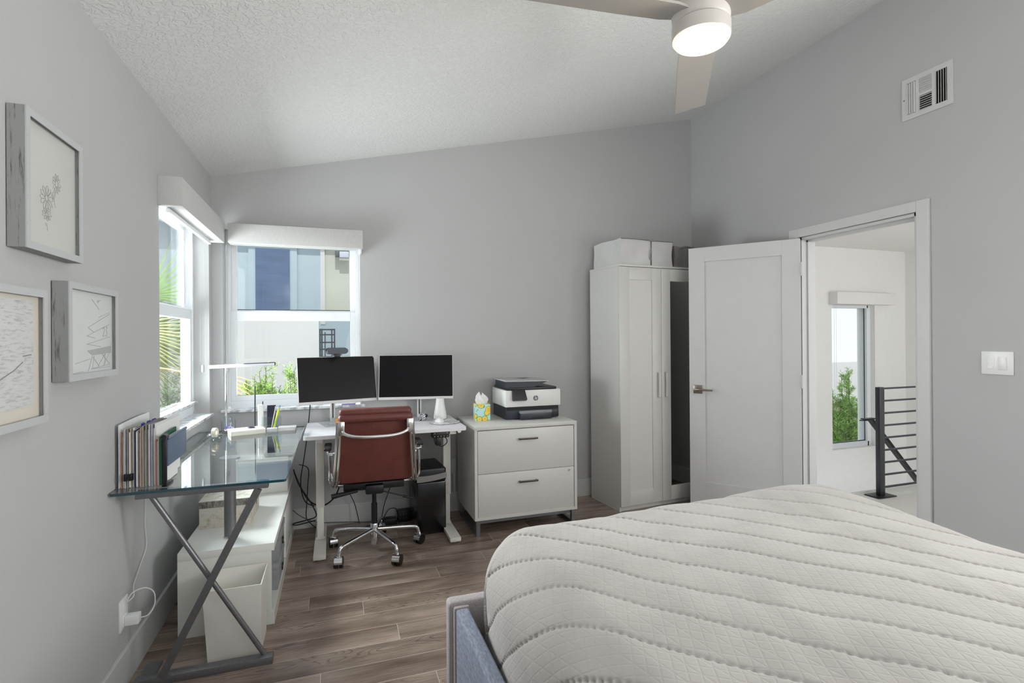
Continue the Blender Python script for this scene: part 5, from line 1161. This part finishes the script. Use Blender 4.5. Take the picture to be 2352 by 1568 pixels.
# heap towards the far right corner
H += 0.035*np.exp(-(((PX-2.60)/0.28)**2+((PY+2.50)/0.30)**2))*flat_
wav = 0.010*np.sin(PY*9+0.6)*np.clip((L_-0.1)/0.25, 0, 1)*(lb < 1e-6)
X += nx_*(H+wav); Y += ny_*H; Z += nz_*H
Z = np.maximum(Z, 0.30)
inside = (L_ > 0.33)
ni, nj = X.shape
verts = np.stack([X, Y, Z], -1).reshape(-1, 3)
me = bpy.data.meshes.new('comforter')
idx = np.arange(ni*nj).reshape(ni, nj)
quads = np.stack([idx[:-1, :-1], idx[1:, :-1], idx[1:, 1:], idx[:-1, 1:]], -1).reshape(-1, 4)
me.vertices.add(len(verts)); me.vertices.foreach_set('co', verts.astype(np.float32).ravel())
me.loops.add(len(quads)*4); me.loops.foreach_set('vertex_index', quads.astype(np.int32).ravel())
me.polygons.add(len(quads)); me.polygons.foreach_set('loop_start', (np.arange(len(quads))*4).astype(np.int32))
me.polygons.foreach_set('use_smooth', np.ones(len(quads), bool))
me.update(calc_edges=True)
uvl = me.uv_layers.new(name='UVMap'); uv = np.stack([PX, PY], -1).reshape(-1, 2)[quads.ravel()]
uvl.data.foreach_set('uv', uv.astype(np.float32).ravel())
me.materials.append(QUILT); me.validate()
co = bpy.data.objects.new('comforter', me); COL.objects.link(co)
co['label'] = 'pale beige quilted comforter spread over the bed'; co['category'] = 'bedding'

# ------------------------------------------------------------------ outside
struct('ground', MB().box(-9, 14, 0.25, 14, -0.35, -0.25), mat('mulch_ground', (120, 108, 92), 0.95, noise=0.3, nscale=9, bump=0.8, bscale=40))
def outside(name, mb, m, label, cat='building'): return single(name, mb, m, label, cat, smooth=False)
t = thing('neighbour_house', 'pale blue stucco house with a dark window beyond the garden wall', 'house', (-1.0, 4.6, -0.25))
part('wall', MB().box(-6.0, 0.60, 4.5, 4.7, -0.25, 3.25), BLUESTUCCO, t, smooth=False)
part('soffit', MB().box(-6.2, 0.72, 4.05, 4.8, 3.15, 3.28), SOFFIT, t, smooth=False)
wf = part('window_trim', MB().box(-0.40, 0.26, 4.46, 4.5, 1.2, 2.74), BLUESTUCCO, t, smooth=False)
part('window_glass', MB().box(-0.305, 0.16, 4.445, 4.462, 1.3, 2.68), mat('slate_glass', (84, 106, 140), 0.12, noise=0.12, nscale=3, stretch=(1, 1, 4), spec=0.8), wf, smooth=False)
t = thing('neighbour_wing', 'beige stucco wing with a white corner trim right of the blue house', 'house', (1.8, 4.1, -0.25))
part('wall', MB().box(0.66, 4.5, 4.0, 4.2, 1.61, 2.84), BEIGE, t, smooth=False)
part('lower_wall', MB().box(0.60, 4.5, 3.98, 4.2, -0.25, 1.60), GREYSTUCCO, t, smooth=False)
part('corner_trim', MB().box(0.60, 0.66, 3.97, 4.5, 1.55, 2.72), TRIM, t, smooth=False)
part('soffit', MB().box(0.60, 4.6, 3.86, 4.3, 2.72, 2.85), SOFFIT, t, smooth=False)
t = thing('wall_lantern', 'grey flood light under the eave of the beige wing', 'outdoor light', (0.86, 3.9, 2.55))
part('base', MB().box(0.80, 0.86, 3.85, 3.96, 2.52, 2.60, 0.004), mat('lantern_grey', (90, 92, 96), 0.4), t)
part('head', MB().box(0.86, 0.99, 3.82, 3.92, 2.50, 2.585, 0.008), mat('lantern_white', (190, 195, 205), 0.4), t)
outside('garden_wall', MB().box(-6.0, 0.60, 2.95, 3.10, -0.25, 1.66).box(-6.0, 0.62, 2.92, 3.13, 1.66, 1.70), GARDENWALL, 'bright white garden wall behind the shrubs outside the back window', 'wall')
m = MB()
for x in (0.625, 0.645, 0.755, 0.785): m.box(x-0.008, x+0.008, 2.5, 2.53, -0.25, 1.46)
for x in (0.68,): m.box(x-0.006, x+0.006, 2.5, 2.53, -0.25, 1.42)
for z in (1.45, 1.39, 1.30, 1.22, 1.13, 1.04, 0.95): m.box(0.617, 0.793, 2.495, 2.535, z-0.008, z+0.008)
single('gate', m, mat('gate_black', (34, 36, 42), 0.5), 'black metal grille gate outside behind the webcam', 'gate', smooth=False)
single('pillar', MB().box(7.24, 7.70, 0.74, 0.96, -1.9, 3.0), BLUESTUCCO, 'pale blue stucco pillar outside the hall window', 'pillar', smooth=False)
single('boundary_wall', MB().box(5.0, 14, 4.5, 4.7, -1.9, 0.75), GARDENWALL, 'low white wall behind the shrub outside the hall window', 'wall', smooth=False)
struct('ground_side', MB().box(4.0, 14, 0.25, 8, -2.0, -1.9), mat('mulch_ground', (120, 108, 92)))

def shrub(label, x, y, z0, z1, spread, n, seed, m_leaf, leaf=0.07, name='podocarpus_shrub', group=None, tip=1.0):
    r = random.Random(seed)
    t = thing(name, label, 'shrub', (x, y, z0), group=group)
    st = MB(); lf = MB(); bm = lf.bm
    def needles(p, d, count, ln_):
        for k in range(count):
            q = k/count; c = p+d*q
            a = r.uniform(0, 6.28); u = d.normalized().orthogonal().normalized(); v_ = d.normalized().cross(u)
            nd = (d.normalized()*r.uniform(0.35, 0.9)+(u*math.cos(a)+v_*math.sin(a))*0.8).normalized()*ln_*r.uniform(0.7, 1.15)*(1-0.3*q)
            sd = nd.cross(Vector((r.uniform(-1, 1), r.uniform(-1, 1), r.uniform(-1, 1)))).normalized()*ln_*0.055
            a1 = bm.verts.new(c-sd*0.6); a2 = bm.verts.new(c+nd*0.5-sd); a3 = bm.verts.new(c+nd); a4 = bm.verts.new(c+nd*0.5+sd); a5 = bm.verts.new(c+sd*0.6)
            bm.faces.new((a1, a2, a3, a4, a5))
    for k in range(n):
        a = r.uniform(0, 6.28); rr = spread*math.sqrt(r.random()); base = Vector((x+rr*0.3*math.cos(a), y+rr*0.3*math.sin(a), z0))
        topz = z0+(z1-z0)*r.uniform(0.62, 1.0)*(1-0.25*rr/spread); tp = Vector((x+rr*math.cos(a), y+rr*math.sin(a), topz))
        mid = (base+tp)/2+Vector((r.uniform(-.03, .03), r.uniform(-.03, .03), 0))
        st.tube([base, mid, tp], 0.006, 5, True, rads=(0.008, 0.002))
        hlen = (tp-mid)
        needles(mid, hlen*1.03, int(70*tip), leaf)
        for j in range(5):
            q = r.uniform(0.1, 0.95); p = mid+hlen*q; b = r.uniform(0, 6.28); d = Vector((math.cos(b), math.sin(b), r.uniform(0.5, 1.2))).normalized()*leaf*r.uniform(1.3, 2.4)
            st.tube([p, p+d], 0.0015, 4, False); needles(p, d*1.05, int(34*tip), leaf*0.85)
    part('stems', st, BARKM, t); part('foliage', lf, m_leaf, t, smooth=False)
    return t
G = 'podocarpus shrubs outside the back window'
shrub('bushy green shrub outside the back window, left of the tilted monitor', 0.14, 1.35, -0.25, 1.20, 0.20, 60, 11, LEAF, 0.062, group=G)
shrub('loose green shrub just left of the tilted monitor outside the window', 0.40, 1.30, -0.25, 1.20, 0.10, 26, 12, LEAF, 0.062, group=G)
shrub('single slender green sprig rising outside above the left monitor', 0.575, 1.25, -0.25, 1.31, 0.02, 3, 13, LEAF, 0.058, group=G)
shrub('small green sprig visible right of the webcam outside', 0.845, 1.25, -0.25, 1.34, 0.012, 2, 14, LEAF, 0.05, group=G)
shrub('dense low green growth at the bottom of the back window', 0.27, 1.75, -0.25, 1.05, 0.24, 46, 18, LEAF2, 0.065, group=G)
shrub('dark feathery shrub low outside the window in the left wall', -0.56, 1.25, -0.25, 1.22, 0.08, 20, 15, LEAF2, 0.07)
shrub('tall feathery green shrub outside the hall window', 6.85, 0.80, -1.9, 1.22, 0.22, 80, 16, LEAF, 0.075, tip=1.8, group='shrubs outside the hall window')
shrub('dense bright green bush at the foot of the hall window', 7.50, 1.55, -1.9, 0.72, 0.32, 110, 17, LEAF, 0.085, tip=1.8, group='shrubs outside the hall window')
# fan palm outside the side window
t = thing('fan_palm', 'fan palm with spiky green and olive fronds outside the left wall window', 'palm', (-0.95, 1.15, -0.25))
part('trunk', MB().tube([(-0.95, 1.15, -0.25), (-0.96, 1.17, 0.6), (-0.98, 1.15, 1.15)], 0.05, 12), BARKM, t)
def frond(hub, direc, spreadang, n, ln_, m_, seed, droop=0.2):
    r = random.Random(seed); hub = Vector(hub); d = Vector(direc).normalized(); sidev = d.cross(Vector((0, 1, 0.2))).normalized(); nrm = sidev.cross(d).normalized()
    mb = MB(); bm = mb.bm
    for k in range(n):
        a = (k/(n-1)*2-1)*spreadang; dd = (d*math.cos(a)+sidev*math.sin(a)).normalized(); L1 = ln_*r.uniform(0.85, 1.05); wdt = 0.013+0.005*r.random(); s_ = dd.cross(nrm).normalized()
        pts = []
        for q in (0, 0.25, 0.5, 0.75, 1.0):
            c = hub+dd*L1*q+Vector((0, 0, -droop*L1*q*q)); w2 = wdt*(0.35+1.3*q if q < 0.4 else 1.25*(1-q)+0.03)
            fold = nrm*w2*0.7
            pts.append((bm.verts.new(c-s_*w2+fold), bm.verts.new(c), bm.verts.new(c+s_*w2+fold)))
        for p, q in zip(pts, pts[1:]):
            bm.faces.new((p[0], p[1], q[1], q[0])); bm.faces.new((p[1], p[2], q[2], q[1]))
    f_ = part('frond', mb, m_, t, smooth=False)
    part('stalk', MB().tube([(-0.97, 1.15, 1.1), (Vector((-0.97, 1.15, 1.1))+hub)/2+Vector((0, 0, 0.05)), hub], 0.008, 6), m_, f_)
frond((-0.68, 1.1, 1.71), (0.85, 0.0, 0.55), 0.80, 11, 0.52, PALM, 1, 0.05)
frond((-0.78, 1.3, 1.62), (0.6, 0.1, 0.9), 1.0, 9, 0.34, PALM, 2, 0.05)
frond((-0.86, 1.0, 1.42), (0.95, 0.1, -0.12), 0.55, 15, 0.62, PALM2, 3, 0.12)
frond((-0.86, 1.15, 1.28), (0.95, 0.1, 0.05), 0.65, 15, 0.60, PALM2, 4, 0.2)
frond((-0.82, 1.2, 1.20), (0.9, 0.0, -0.35), 0.8, 15, 0.5, PALM2, 5, 0.2)
frond((-0.86, 1.3, 1.35), (0.95, 0.2, 0.25), 0.5, 13, 0.62, PALM, 6, 0.2)
frond((-0.25, 1.0, 1.02), (0.95, 0.0, -0.1), 0.35, 6, 0.45, mat('palm_dry', (190, 150, 90), 0.5, noise=0.2, nscale=9), 7, 0.35)
for o in ROOTS:
    if '_root' in o: del o['_root']
